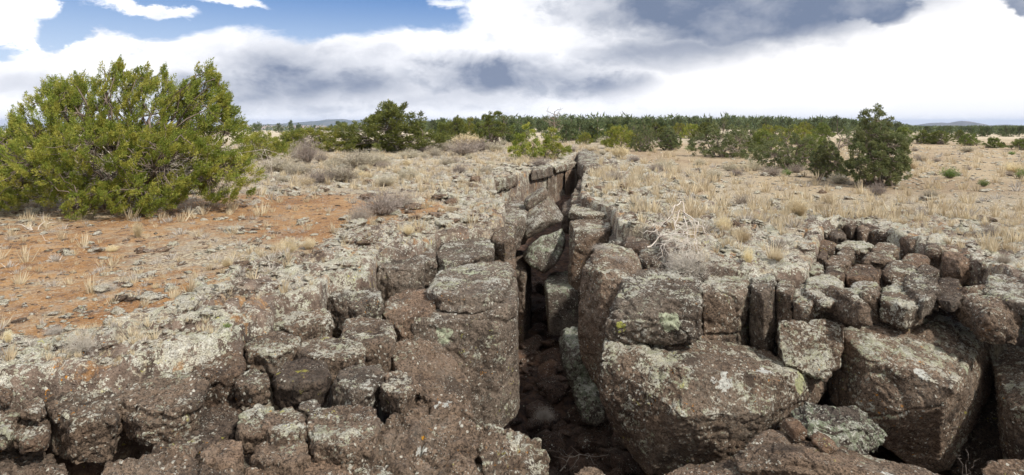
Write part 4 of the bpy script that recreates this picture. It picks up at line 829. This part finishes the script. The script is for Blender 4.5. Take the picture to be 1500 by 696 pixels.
put(866, 204, 184, 'bushB', 'juniper_tree', 'open juniper in front of the far woodland beyond the little cone', 'juniper', 44, .4)
put(912, 218, 184, 'bushB', 'juniper_tree', 'spreading yellow green juniper behind the pale feathery brush', 'juniper', 60, .4)
put(944, 222, 180, 'pinyonB', 'pinyon_pine', 'greyish thin crowned pinyon behind the pale feathery brush', 'pinyon pine', 44, .4)
put(980, 220, 186, 'pinyonA', 'pinyon_pine', 'small pinyon with a crooked bare trunk at the edge of the red clearing', 'pinyon pine', 44, 1.4)
put(1060, 230, 174, 'pinyonB', 'pinyon_pine', 'big rounded dark green pinyon on the red clearing', 'pinyon pine', 92, .9)
put(1012, 204, 182, 'bushB', 'juniper_tree', 'half hidden green tree beyond the clearing', 'juniper', 32, 4)
put(1130, 208, 184, 'bushB', 'juniper_tree', 'low dark tree group behind the middle pinyons', 'juniper', 52, 4.4)
put(1152, 248, 186, 'pinyonB', 'pinyon_pine', 'spreading pinyon with low boughs beside the green bush', 'pinyon pine', 100, 2.4)
put(1212, 262, 206, 'pinyonA', 'pinyon_pine', 'thin pale sapling pinyon with a bare top against the tallest pinyon', 'pinyon pine', 50, 2.0)
put(1283, 272, 157, 'pinyonA', 'pinyon_pine', 'tallest pinyon with irregular open crown at the field edge', 'pinyon pine', 108, .6)
for k, (px, pb, pt, wd, lab) in enumerate([(1206, 204, 181, 30, 'round dark tree by itself on the pale meadow'), (1230, 193, 181, 24, 'small dark tree behind the round one on the meadow'), (1350, 211, 191, 34, 'low wide juniper first in the row across the field'),
        (1378, 212, 192, 36, 'low wide juniper touching the first of the row'), (1422, 214, 196, 36, 'flat topped juniper third in the row across the field'), (1456, 217, 201, 22, 'round compact juniper with a small one beside it'),
        (1468, 217, 208, 10, 'tiny round juniper beside the compact one'), (1492, 220, 203, 30, 'juniper at the outer end of the row across the field'), (1405, 205, 191, 20, 'dark juniper behind the flat topped one'), (1300, 204, 190, 30, 'dark juniper just past the tallest pinyon')]):
    put(px, pb, pt, 'bushC' if k % 2 else 'bushA', 'juniper_tree', lab, 'juniper', wd, k * 1.1)

for k, (px, pb, pt, wd, lab) in enumerate([(898, 206, 182, 40, 'dark green tree peeping over the yellow green spreading juniper'), (930, 208, 178, 44, 'rounded tree behind the thin crowned pinyon'), (962, 206, 180, 42, 'full green tree behind the crooked trunk pinyon'), (996, 200, 181, 26, 'small tree at the back corner of the red clearing'),
        (1036, 206, 180, 44, 'tree against the near flank of the big rounded pinyon'), (1092, 216, 182, 52, 'bushy tree on the far flank of the big rounded pinyon'), (1120, 226, 190, 48, 'low bushy tree between the big rounded and the spreading pinyon'), (1168, 212, 184, 44, 'tree rising behind the spreading pinyon'),
        (1190, 232, 196, 56, 'bushy tree between the spreading pinyon and the sapling'), (1254, 214, 184, 46, 'tree behind the grey bare top'), (1326, 208, 186, 32, 'little rounded tree past the tallest pinyon'), (1180, 198, 180, 30, 'tree at the edge of the pale meadow before the woodland')]):
    put(px, pb, pt, ['bushA', 'pinyonB', 'bushC', 'bushB'][k % 4], 'juniper_tree', lab, 'juniper', wd, k * 1.7)
# the far woodland: light trees with the same build, one object each, then one mass
def far_tree(seed, w_=.7):
    r = np.random.default_rng(seed); C = []; 
    for k in range(34):
        h = r.uniform(.03, .92) ** 1.1; q = w_ / 2 * (1 - h) ** .6 * r.uniform(.3, 1); a = r.uniform(0, 6.28); C.append((math.cos(a) * q, math.sin(a) * q, h))
    C = np.array(C); Vf = foliage(C, np.full(len(C), .085), 22, .09, .7, r, 1.4); Vt = tubes([(np.array([(0, 0, 0), (0, 0, .5), (0.02, 0, .9)]), [.03, .02, .01])], 4)
    return Vf, Vt
FT = [far_tree(40 + k, [.6, .85, 1.0, .7, 1.2, .9][k]) for k in range(6)]
FM = [cat_mesh('far_tree', list(p), [M['far'], M['bark']]) for p in FT]
def cap_h(x, y, z):   # the low ground past the tallest pinyon carries lower trees
    k = float(sstep(.48, .68, np.array(x / y))); return (EYE - z - .0042 * y) * k + 9 * (1 - k) if EYE - z - .0042 * y > 1.2 else 1.2 * k + 9 * (1 - k)
def woods(n, x0, x1, y0, y1, keep=lambda x, y: True):
    a, b = [], []
    while len(a) < n:
        y = math.exp(rng.uniform(math.log(y0), math.log(y1))); s = rng.uniform(x0, x1)
        if keep(s, y): a.append(s * y); b.append(y)
    return a, b
def gap(s, y):      # clearings: the pale meadows
    return not (100 < y < 135 and s > .2) and not (y < 75 and s > .3) and (perlin(np.array([[s * 9, math.log(y) * 4, 2.]]))[0] > -.25 or y > 220)
wx, wy = woods(225, -.14, .9, 50, 220, gap)
wx2, wy2 = woods(70, -.62, -.14, 170, 330)
allx, ally = np.array(wx + wx2), np.array(wy + wy2); allz = land(allx, ally, False)
for q in range(len(allx)):
    left = allx[q] < -.14 * ally[q]
    fk = int(rng.integers(6)); o = link('woodland_tree', FM[fk], None, (allx[q], ally[q], allz[q] - .1))
    h = min(rng.uniform(1.9, 4.2), 1.7 + (.004 + .009 * rng.uniform()) * ally[q] + (1.5 if left else 0)); h = min(h, cap_h(allx[q], ally[q], allz[q])); o.scale = (h, h, h); o.rotation_euler = (0, 0, rng.uniform(0, 6.28)); o['category'] = 'tree'
    hw = ['slim', 'full', 'rounded', 'narrow', 'spreading', 'shaggy'][fk] + (' tall' if h > 3.4 else ' short' if h < 2.7 else ' middling'); dw = 'front' if ally[q] < 95 else 'middle' if ally[q] < 145 else 'back'
    if left: o['label'] = '%s tree of the thin mesa belt, seen over %s' % (hw, mark(allx[q] / ally[q])); o['group'] = 'trees of the thin far belt'
    else: o['label'] = '%s woodland tree in the %s rows, seen over %s' % (hw, dw, mark(allx[q] / ally[q])); o['group'] = 'trees of the far woodland'
mx_, my_ = woods(3200, -.16, 1.0, 150, 900, lambda s, y: perlin(np.array([[s * 14, math.log(y) * 5, 7.]]))[0] > -.12); mx2, my2 = woods(500, -1.0, -.12, 280, 900)
fxx, fyy = np.array(mx_ + mx2), np.array(my_ + my2); fzz = land(fxx, fyy, False) + np.where(fxx > -.1 * fyy, .4 * sstep(200, 500, fyy), 0)
FL = []
for k in range(4):
    r = np.random.default_rng(90 + k); C = np.array([(r.normal() * .18, r.normal() * .18, h) for h in np.linspace(.15, .85, 9)]); FL.append(foliage(C, np.full(9, .17), 4, .25, .5, r, 1.2))
merged('distant_woodland', [(fxx[q], fyy[q], fzz[q] - .2, min(rng.uniform(2.4, 4.2) * (1 + max(0, fyy[q] - 300) / 800), cap_h(fxx[q], fyy[q], fzz[q]) * rng.uniform(.8, 1.05)), rng.uniform(0, 6.28), int(rng.integers(4))) for q in range(len(fxx))], FL, M['far'], kind='stuff', label='distant woodland reading as one dark green band')

# snag
r = np.random.default_rng(5); sp = [(wander((0, 0, 0), (.15, 0, 3.0), 8, .05, r), np.linspace(.1, .03, 8))]
for k in range(22):
    h = r.uniform(1.2, 2.9); a = r.uniform(0, 6.28); L = r.uniform(.3, .9); p = wander((.05 * h, 0, h), (.05 * h + math.cos(a) * L, math.sin(a) * L, h + L * .5), 5, .25, r); sp.append((p, np.linspace(.03, .012, 5)))
    for j in range(3): s = p[r.integers(2, 5)]; sp.append((wander(s, s + r.normal(size=3) * .18 + (0, 0, .1), 4, .3, r), np.linspace(.014, .007, 4)))
V, T = tubes(sp, 4); xk, yk, zk = W3(810, 214, 0); link('dead_tree', mesh_np('dead_tree', V * 1.0, T, M['bark']), None, (xk, yk, 0), label='bare dead tree rising above the woodland past the leaning juniper', category='dead tree').scale = (.85, .85, .85)

# ---- brush and grass
def brush(seed, n=260, spread=.9, h=1.0, tipn=5, mats=('twig', 'sage'), wd=.010, bend=.5):
    """a round dry shrub, about one unit high: forking stems and feathery tips"""
    r = np.random.default_rng(seed); a = r.uniform(0, 6.28, n); q = r.uniform(0, 1, n) ** .6
    D = np.stack([np.cos(a) * q * spread, np.sin(a) * q * spread, np.full(n, .62) + r.uniform(0, .5, n)], -1)
    P = np.stack([np.cos(a) * q * .12, np.sin(a) * q * .12, np.zeros(n)], -1); L = r.uniform(.55, 1, n) * h * (1 - .22 * q)
    V1, T1 = blades(P, D, L, np.full(n, wd), bend, 2, r)
    tips = V1.reshape(-1, 5, 3)[:, 4]; mids = V1.reshape(-1, 5, 3)[:, 2]
    src = np.concatenate([np.repeat(tips, tipn, 0), np.repeat(mids, tipn, 0)]); m = len(src)
    D2 = np.repeat(np.concatenate([D, D]), tipn, 0) * .6 + r.normal(size=(m, 3)) * .45; src = src - D2 * .05
    V2, T2 = blades(src, D2, r.uniform(.08, .22, m) * h, np.full(m, wd * 1.2), .2, 1, r)
    return cat_mesh('brush', [(V1, T1), (V2, T2)], [M[mats[0]], M[mats[1]]])
BR = {'sage': brush(1, 300, .95, 1, 6), 'grey': brush(2, 340, 1.0, 1, 4, ('twig', 'twig'), .009), 'straw': brush(3, 380, .7, 1, 3, ('straw', 'straw'), .010, .4), 'green': brush(4, 260, .8, 1, 6, ('twig', 'greenherb'), .012),
      'tuss': brush(6, 1100, 1.2, 1, 1, ('greygrass', 'greygrass'), .008, .9), 'fluff': brush(7, 300, .8, 1, 8, ('twig', 'straw'), .014)}
def bush(px, pyb, hpx, kind, label, wide=1.0, name='dry_shrub', cat='shrub', group=None, rot=None, v=0.0):
    x, y, z = W3(px, pyb, v); z = float(land(np.array([x]), np.array([y]))[0]) if v == 0.0 else z
    H = hpx / F * y; o = link(name, BR[kind], None, (x, y, z - .01), label=label, category=cat, group=group)
    o.scale = (H * wide, H * wide, H); o.rotation_euler = (0, 0, rng.uniform(0, 6.28) if rot is None else rot); return o
bush(450, 243, 52, 'grey', 'bare grey spiky sapling in front of the hedge like juniper', .45)
bush(436, 238, 40, 'grey', 'thin grey twiggy growth beside the spiky sapling', .5)
bush(470, 238, 26, 'grey', 'small grey shrub on the far side of the spiky sapling', .7)
bush(560, 328, 46, 'grey', 'airy grey shrub on the lichen crust near the middle', 1.1)
bush(590, 318, 34, 'grey', 'paler half of the airy shrub pair on the crust', 1.0)
bush(528, 342, 34, 'grey', 'thin stemmed shrub at the edge of the orange soil', .8)
bush(500, 276, 34, 'sage', 'dry shrub with a blackened stem on the stony slope', 1.3)
bush(470, 278, 26, 'grey', 'low tangled shrub beside the blackened stem', 1.5)
bush(520, 248, 30, 'sage', 'straw coloured brush mound before the tall pointed juniper', 1.5)
bush(548, 244, 26, 'sage', 'greyer brush mound next to the straw coloured one', 1.6)
bush(410, 258, 28, 'sage', 'pale brush near the edge of the great bushy juniper', 1.7)
bush(440, 262, 22, 'sage', 'low pale brush below the spiky sapling', 1.8)
bush(400, 248, 20, 'grey', 'grey brush tucked against the great bushy juniper', 1.5)
bush(680, 228, 32, 'grey', 'biggest grey rabbitbrush dome before the woodland', 1.25)
bush(704, 222, 24, 'grey', 'second grey rabbitbrush dome under the thin pine', 1.1)
bush(684, 214, 22, 'fluff', 'pale feathery rabbitbrush behind the biggest dome', 1.6)
bush(650, 222, 18, 'sage', 'small straw brush by the foot of the woodland edge', 1.6)
bush(725, 222, 16, 'sage', 'flat straw brush between the pine and the slender juniper', 1.7)
bush(620, 224, 16, 'grey', 'grey brush at the foot of the tall pointed juniper', 1.6)
bush(600, 232, 16, 'sage', 'low straw brush below the tall pointed juniper', 1.8)
bush(908, 233, 23, 'fluff', 'whitish feathery brush above the far end of the fissure', .95)
bush(973, 250, 20, 'sage', 'grey brown brush on the grass beside the pale stalks', 1.4)
bush(960, 252, 14, 'grey', 'dark tangled low brush beside the grey brown one', 1.6)
bush(885, 212, 14, 'sage', 'pale mound past the little cone shaped juniper', 1.3)
bush(840, 222, 10, 'grey', 'grey mound at the pinched end of the fissure', 1.6)
bush(1010, 222, 12, 'green', 'greenish tussock on the red clearing', 1.0, 'green_shrub')
bush(1100, 250, 20, 'sage', 'pinkish dry brush in front of the spreading pinyon', 1.1)
bush(1130, 258, 18, 'grey', 'grey brush before the spreading pinyon', 1.4)
bush(1078, 258, 14, 'grey', 'sparse brush on the red clearing edge', 1.3)
bush(1153, 259, 14, 'green', 'bright green bush at the foot of the spreading pinyon', .8, 'green_shrub')
bush(1286, 286, 24, 'grey', 'grey shrub under the tallest pinyon', .8)
bush(1366, 276, 10, 'grey', 'thin dry shrub on the field past the tallest pinyon', .8)
bush(1391, 262, 20, 'green', 'rounded olive shrub alone on the brown field', .95, 'green_shrub')
bush(1441, 274, 14, 'green', 'small olive shrub farther out on the brown field', .8, 'green_shrub')
bush(1417, 250, 9, 'grey', 'faint dry shrub behind the rounded olive one', 1.0)
bush(1480, 258, 10, 'grey', 'faint dry shrub towards the outer field', 1.1)
bush(1498, 262, 20, 'green', 'olive shrub cut by the outer edge of the field', .7, 'green_shrub')
bush(1372, 237, 8, 'grey', 'little grey shrub far up the field', 1.2)
bush(1482, 227, 7, 'green', 'tiny green shrub by the row of junipers', 1.1, 'green_shrub')
bush(1340, 222, 8, 'grey', 'brown shrub at the top of the field', 1.1)
bush(1090, 303, 22, 'grey', 'mauve grey tussock on the stony grass', 1.0)
bush(1170, 320, 32, 'straw', 'big straw clump with green base on the grass side', 1.0, 'grass_clump', 'grass clump')
bush(1200, 316, 22, 'straw', 'smaller straw clump beside the big green based one', 1.0, 'grass_clump', 'grass clump')
bush(1096, 392, 30, 'straw', 'reddish straw clump standing by the tall pillars', .5, 'grass_clump', 'grass clump', v=-.0)
bush(1088, 364, 28, 'straw', 'fine straw clump behind the reddish one', .9, 'grass_clump', 'grass clump')
bush(1140, 392, 18, 'straw', 'fluffy pale clump above the dark pillar', 1.0, 'grass_clump', 'grass clump')
bush(1060, 352, 30, 'straw', 'straw clump next to the bleached branch', .8, 'grass_clump', 'grass clump')
bush(1215, 300, 20, 'straw', 'straw clump at the head of the jumble', 1.2, 'grass_clump', 'grass clump')
bush(1450, 350, 22, 'grey', 'tall dry weed on the ledge by the outer blocks', .8)
bush(1470, 388, 22, 'grey', 'grey lichened weed against the thin plate', .8)
bush(660, 130 + 200, 18, 'straw', 'straw clump on the crust near the mossy pillar', .8, 'grass_clump', 'grass clump')
bush(598, 366, 18, 'straw', 'white straw clump on the rim above the cracked block', .9, 'grass_clump', 'grass clump')
bush(332, 418, 17, 'straw', 'pale spiky tuft standing alone on the orange soil', .9, 'grass_clump', 'grass clump')
bush(228, 446, 10, 'straw', 'tiny white tuft on the orange soil', 1.0, 'grass_clump', 'grass clump')
bush(12, 528, 26, 'straw', 'upright pale tuft at the near end of the soil', .4, 'grass_clump', 'grass clump')
bush(165, 388, 12, 'straw', 'low whitish tuft beside the brown stone on the soil', 1.4, 'grass_clump', 'grass clump')
bush(155, 448, 18, 'greygrass' if 'greygrass' in BR else 'tuss', 'grey tuft growing round a pale stone on the soil', 1.2, 'grass_clump', 'grass clump')
bush(118, 545, 34, 'tuss', 'blue grey spiky tuft above the speckled boulder', .9, 'grass_clump', 'grass clump')
bush(8, 545, 14, 'tuss', 'grey tuft at the near end of the rim', 1.2, 'grass_clump', 'grass clump')
bush(80, 512, 16, 'tuss', 'low grey tuft beside the crusted rock outcrop', 1.3, 'grass_clump', 'grass clump')
bush(333, 512, 9, 'green', 'little bright green plant on the crusted rim', 1.0, 'green_plant', 'plant')
bush(424, 392, 30, 'straw', 'spray of white straw along the crust edge', .9, 'grass_clump', 'grass clump')
bush(452, 384, 20, 'straw', 'white straw fringe next to the spray on the crust', 1.1, 'grass_clump', 'grass clump')
bush(202, 368, 28, 'straw', 'brown straw tuft in front of the great bushy juniper', .5, 'grass_clump', 'grass clump')
bush(1010, 402, 54, 'tuss', 'great arching grey tussock above the ridged slab boulder', 1.0, 'grass_clump', 'grass clump', v=-.03)
bush(797, 612, 22, 'tuss', 'dead grass ball on the dark fissure floor', 1.0, 'grass_clump', 'grass clump', v=-1.55)
bush(880, 352 + 12, 10, 'tuss', 'wisps of dry grass lying on the great rounded column', 1.8, 'grass_clump', 'grass clump', v=6.9)
bush(905, 385, 16, 'tuss', 'tangle of dry grass on the shoulder of the rounded column', 1.6, 'grass_clump', 'grass clump', v=6.9)

# grass tufts nobody could count, thick on the grass side
def tuft(seed, n, h, sp=.5, wd=.05):
    r = np.random.default_rng(seed); a = r.uniform(0, 6.28, n); q = r.uniform(0, 1, n); D = np.stack([np.cos(a) * q * sp, np.sin(a) * q * sp, np.ones(n)], -1)
    P = np.stack([np.cos(a) * q * .2, np.sin(a) * q * .2, np.zeros(n) - .05], -1); return blades(P, D, r.uniform(.5, 1, n) * h, np.full(n, wd), .35, 1, r)
TU = [tuft(k, 26, 1, .55, .06) for k in range(5)]; TU2 = [tuft(10 + k, 30, .6, 1.1, .06) for k in range(4)]
def p_grass(x, y):
    d = dist_of(x, y); s = x / y; n = fbm(np.stack([x * .9, y * .9, 0 * x], -1), 3)
    b = np.where(s > -.02, .75 * sstep(.12, .6, d), .22 + .3 * sstep(2.2, .6, d) + .5 * sstep(11, 15, y) + .25 * sstep(-7.5, -9, x)); b = b * (0.35 + sstep(-.2, .35, n))
    b = np.where((s > .33) & (y > 12), b * .22, b); b = np.where((s > .12) & (s < .34) & (y > 21), b * .25, b)
    return np.where(d < .05, 0, b)
gx, gy = scatter(27000, (-.95, .95), (4.0, 50), p_grass); gz = land(gx, gy)
gh = np.clip(.0125 * gy * rng.gamma(2.2, .5, len(gx)), .04, .42) * np.where(gx < 0, .8, 1.05)
isg = rng.uniform(size=len(gx)) < np.where(gx < 0, .45, .22)
merged('dry_grass', [(gx[q], gy[q], gz[q], gh[q], rng.uniform(0, 6.28), int(rng.integers(5))) for q in np.nonzero(~isg)[0]], TU, M['straw'], kind='stuff', label='straw coloured dry grass over the plateau')
merged('grey_ground_cover', [(gx[q], gy[q], gz[q], gh[q] * 1.0, rng.uniform(0, 6.28), int(rng.integers(4))) for q in np.nonzero(isg)[0]], TU2, M['greygrass'], kind='stuff', label='low grey dry growth over crust and soil')
# mid-distance brush, one object each
bx_, by_ = scatter(420, (-.62, .9), (14, 60), lambda x, y: np.where(dist_of(x, y) < .4, 0, np.where(x / y < .18, .5, .16)))
for q in range(len(bx_)):
    x, y = bx_[q], by_[q]; kd = ['sage', 'grey', 'sage', 'straw'][int(rng.integers(4))]; h = rng.uniform(.22, .5) * min(1, y / 22)
    o = link('dry_shrub', BR[kd], None, (x, y, float(land(np.array([x]), np.array([y]))[0]) - .01)); o.scale = (h * rng.uniform(1, 1.5), h * 1.2, h); o.rotation_euler = (0, 0, rng.uniform(0, 6.28)); o['category'] = 'shrub'
    nm = {'sage': 'pale straw tipped', 'grey': 'grey twiggy', 'straw': 'fine straw coloured'}[kd]; sd = 'soil' if x < .03 * y else 'grass'
    o['label'] = '%s %s shrub %s towards %s' % ('tiny' if h < .28 else 'low' if h < .4 else 'knee high', nm, 'by the rim stones' if y < 20 else 'midway out' if y < 32 else 'far out', mark(x / y)); o['group'] = '%s shrubs on the far %s side' % (nm, sd)

# ---- dead wood
def dead_wood(name, label, limbs, cat='dead branch', v=0.0, seed=3, twig=5, rr=.012, mat='deadwood'):
    """limbs traced in the photograph: lists of (px, py, distance)"""
    r = np.random.default_rng(seed); paths = []
    for lm in limbs:
        P = np.array([W3(*p) for p in lm]); t = np.linspace(0, 1, len(P)); tt = np.linspace(0, 1, 12); Q = np.stack([np.interp(tt, t, P[:, k]) for k in range(3)], -1); Q[1:-1] += r.normal(size=(10, 3)) * .012
        paths.append((Q, np.linspace(rr, rr * .35, 12)))
        for k in range(twig):
            s = Q[r.integers(4, 12)]; e = s + r.normal(size=3) * np.array([.16, .12, .10]) + (Q[-1] - Q[0]) * .15; paths.append((wander(s, e, 5, .2, r), np.linspace(rr * .4, rr * .15, 5)))
    V, T = tubes(paths, 5); b = np.array([V[:, 0].mean(), V[:, 1].mean(), V[:, 2].min()]); link(name, mesh_np(name, V - b, T, M[mat]), None, b, label=label, category=cat)
dead_wood('dead_branch', 'bleached forked branch lying over the rim blocks beside the grey tussock', [[(1000, 296, 8.6), (990, 300, 8.4), (975, 325, 8.1), (955, 340, 7.9)], [(1000, 296, 8.6), (1004, 330, 8.0), (1012, 365, 7.5)], [(1002, 310, 8.3), (1018, 340, 7.9), (1024, 372, 7.4)],
     [(996, 308, 8.3), (985, 345, 7.9), (972, 362, 7.6)], [(948, 362, 7.4), (975, 345, 7.5), (1005, 342, 7.4)], [(1000, 310, 8.3), (1022, 326, 8.0), (1033, 338, 7.8), (1036, 350, 7.7)], [(985, 320, 8.1), (1005, 345, 7.8), (1000, 362, 7.6)]], seed=4, twig=16, rr=.0085, mat='bleached')
dead_wood('dead_branch', 'sprawling heap of bleached branches on soil before the great juniper', [[(-30, 392, 7.6), (30, 388, 7.6), (70, 372, 7.8), (98, 392, 7.2)], [(0, 405, 6.9), (40, 385, 7.3), (80, 365, 7.8), (98, 364, 7.9)], [(45, 360, 8.2), (48, 345, 8.6), (66, 336, 8.9)],
     [(45, 360, 8.1), (70, 362, 8.0), (92, 372, 7.6), (101, 390, 7.2)], [(-30, 372, 8.0), (20, 368, 8.0), (60, 380, 7.6), (95, 384, 7.4)], [(-20, 360, 8.4), (30, 375, 7.8), (60, 392, 7.2)], [(35, 410, 6.9), (40, 398, 7.1), (56, 392, 7.3)], [(10, 380, 7.7), (50, 370, 8.0), (110, 366, 7.9)]], seed=8, twig=16, rr=.017, mat='bleached')
dead_wood('fallen_twig', 'crooked white stick lying on the orange soil near the pale stones', [[(270, 366, 7.9), (280, 369, 7.8), (290, 365, 7.9), (286, 354, 8.3)]], 'stick', seed=2, twig=0, rr=.014)
dead_wood('fallen_twig', 'pale bent stick on soil between brown stones and the juniper', [[(104, 356, 8.4), (114, 350, 8.6), (124, 358, 8.3)]], 'stick', seed=2, twig=1, rr=.012)
dead_wood('fallen_twig', 'white stick with a knob beside a lichened stone on soil', [[(220, 374, 7.8), (228, 366, 8.0), (238, 364, 8.1), (246, 370, 7.9)]], 'stick', seed=5, twig=1, rr=.014)
dead_wood('fallen_twig', 'thin straight twig leaning on the small blocks of the near rim', [[(-8, 602, 3.75), (18, 588, 3.8), (38, 572, 3.9)]], 'stick', seed=5, twig=0, rr=.004, mat='twig')
dead_wood('dead_branch', 'charred fallen stem under the dry shrub on the stony slope', [[(452, 272, 17), (470, 262, 17.5), (492, 272, 16.5)], [(498, 276, 16.5), (504, 262, 17), (510, 248, 17)], [(500, 270, 16.8), (494, 258, 17)]], seed=6, twig=4, rr=.035, mat='bark')
dead_wood('dead_branch', 'grey bare top sticking out beside the tallest pinyon', [[(1222, 240, 20), (1226, 222, 20), (1240, 205, 20), (1246, 199, 20)], [(1226, 222, 20), (1232, 205, 20), (1228, 198, 20)], [(1232, 214, 20), (1246, 210, 20)]], seed=6, twig=6, rr=.03, mat='bark')
dead_wood('dead_branch', 'dry stalks on the fissure mouth floor', [[(820, 690, 6.2), (836, 672, 6.2), (862, 664, 6.2)], [(806, 640, 6.4), (800, 655, 6.3), (806, 668, 6.2)], [(1425, 690, 5.3), (1432, 668, 5.3), (1440, 655, 5.3)]][:1], seed=9, twig=8, rr=.006, mat='twig')
dead_wood('dry_weed', 'thin reddish weed under the steep dark flank', [[(1412, 696, 5.2), (1408, 675, 5.2), (1400, 664, 5.2)], [(1412, 696, 5.2), (1418, 670, 5.2), (1416, 655, 5.2)], [(1414, 696, 5.2), (1425, 682, 5.2), (1436, 672, 5.2)]], 'weed', seed=9, twig=0, rr=.002, mat='twig')

# ------------------------------------------------------------------ the far hills
def hillmat(name, a, b_, band=None):
    m, t, b = new_mat(name); P = t.new('ShaderNodeNewGeometry').outputs['Position']; c = t.mix(t.ramp(t.noise(P, .012, 4, .6), .4, .6), a, b_)
    if band: 
        s = t.new('ShaderNodeSeparateXYZ'); t.put(s.inputs[0], P); z = t.math('ADD', s.outputs[2], t.math('MULTIPLY', t.math('SUBTRACT', t.noise(P, .01, 4, .7), .5), 14))
        k = t.math('MULTIPLY', t.ramp(z, band[0], band[0] + 2), t.ramp(z, band[1] + 2, band[1])); c = t.mix(t.math('MULTIPLY', k, t.ramp(t.noise(P, .02, 3), .42, .55)), c, (.55, .38, .30))
    t.put(b.inputs['Base Color'], c); return m
def ridge(name, label, prof, Y, depth, mat, base=-8):
    """a long hill: profile of (px, py) crest points, sloping down to front and back"""
    px = np.array([p[0] for p in prof], float); py = np.array([p[1] for p in prof], float); xs = np.linspace(px[0], px[-1], 160); ys = np.interp(xs, px, py)
    ys = ys + .35 * fbm(np.stack([xs * .06, 0 * xs, 0 * xs], -1), 3); rows = []
    X = (xs - HX) / F * Y; Z = EYE - (ys - HY) / F * Y
    for f in np.linspace(-1, 1, 15):
        k = 1 - abs(f) ** 1.3; rows.append(np.stack([X, Y + f * depth + 0 * X, base + (Z - base) * k + (fbm(np.stack([X * .01, X * 0 + f * 3, 0 * X], -1), 3)) * 2.5 * (1 - k)], -1))
    V = np.concatenate(rows); n = len(xs); i = np.arange(15 * n).reshape(15, n); q = np.stack([i[:-1, :-1], i[:-1, 1:], i[1:, 1:], i[1:, :-1]], -1).reshape(-1, 4)
    return link(name, mesh_np(name, V, q, mat), kind='structure', label=label)
ridge('mesa', 'long flat topped mesa with pale cliffs on the horizon', [(100, 190), (340, 184), (400, 182), (440, 179), (470, 177), (478, 175), (505, 174.5), (512, 176), (600, 177), (680, 179), (760, 182), (900, 188)], 3800, 900, hillmat('mesa_slope', (.06, .075, .06), (.12, .12, .10), (-34, -14)), -75)
ridge('hill', 'small rounded volcanic hill on the horizon', [(1380, 192), (1390, 186), (1400, 180), (1408, 177), (1415, 177.5), (1424, 183), (1436, 192)], 2600, 200, hillmat('hill_slope', (.10, .10, .09), (.15, .13, .11)), -22)
ridge('hill', 'low swell of a hill beside the rounded volcanic one', [(1350, 184), (1366, 180), (1380, 179.5), (1395, 183)], 2700, 200, hillmat('hill_slope2', (.10, .10, .09), (.13, .12, .11)), -22)
ridge('hill', 'last low hill at the outer end of the horizon', [(1445, 186), (1460, 183), (1475, 182.5), (1490, 185), (1530, 184), (1600, 187)], 2800, 200, hillmat('hill_slope3', (.10, .10, .09), (.13, .12, .11)), -24)

# the air: one closed box of pale haze round the whole place
bm = bmesh.new(); bmesh.ops.create_cube(bm, size=1); me = bpy.data.meshes.new('haze'); bm.to_mesh(me); bm.free()
hz = link('haze', me, kind='stuff', label='thin blue air that pales the mesa'); hz.scale = (22000, 12000, 200); hz.location = (0, 3000, -60)
m = bpy.data.materials.new('haze'); m.use_nodes = True; t = NT(m.node_tree); t.n.clear()
pv = t.new('ShaderNodeVolumePrincipled'); pv.inputs['Color'].default_value = (.62, .75, 1, 1); pv.inputs['Density'].default_value = .00013; pv.inputs['Anisotropy'].default_value = .2
t.l.new(pv.outputs[0], t.new('ShaderNodeOutputMaterial').inputs['Volume']); me.materials.append(m)
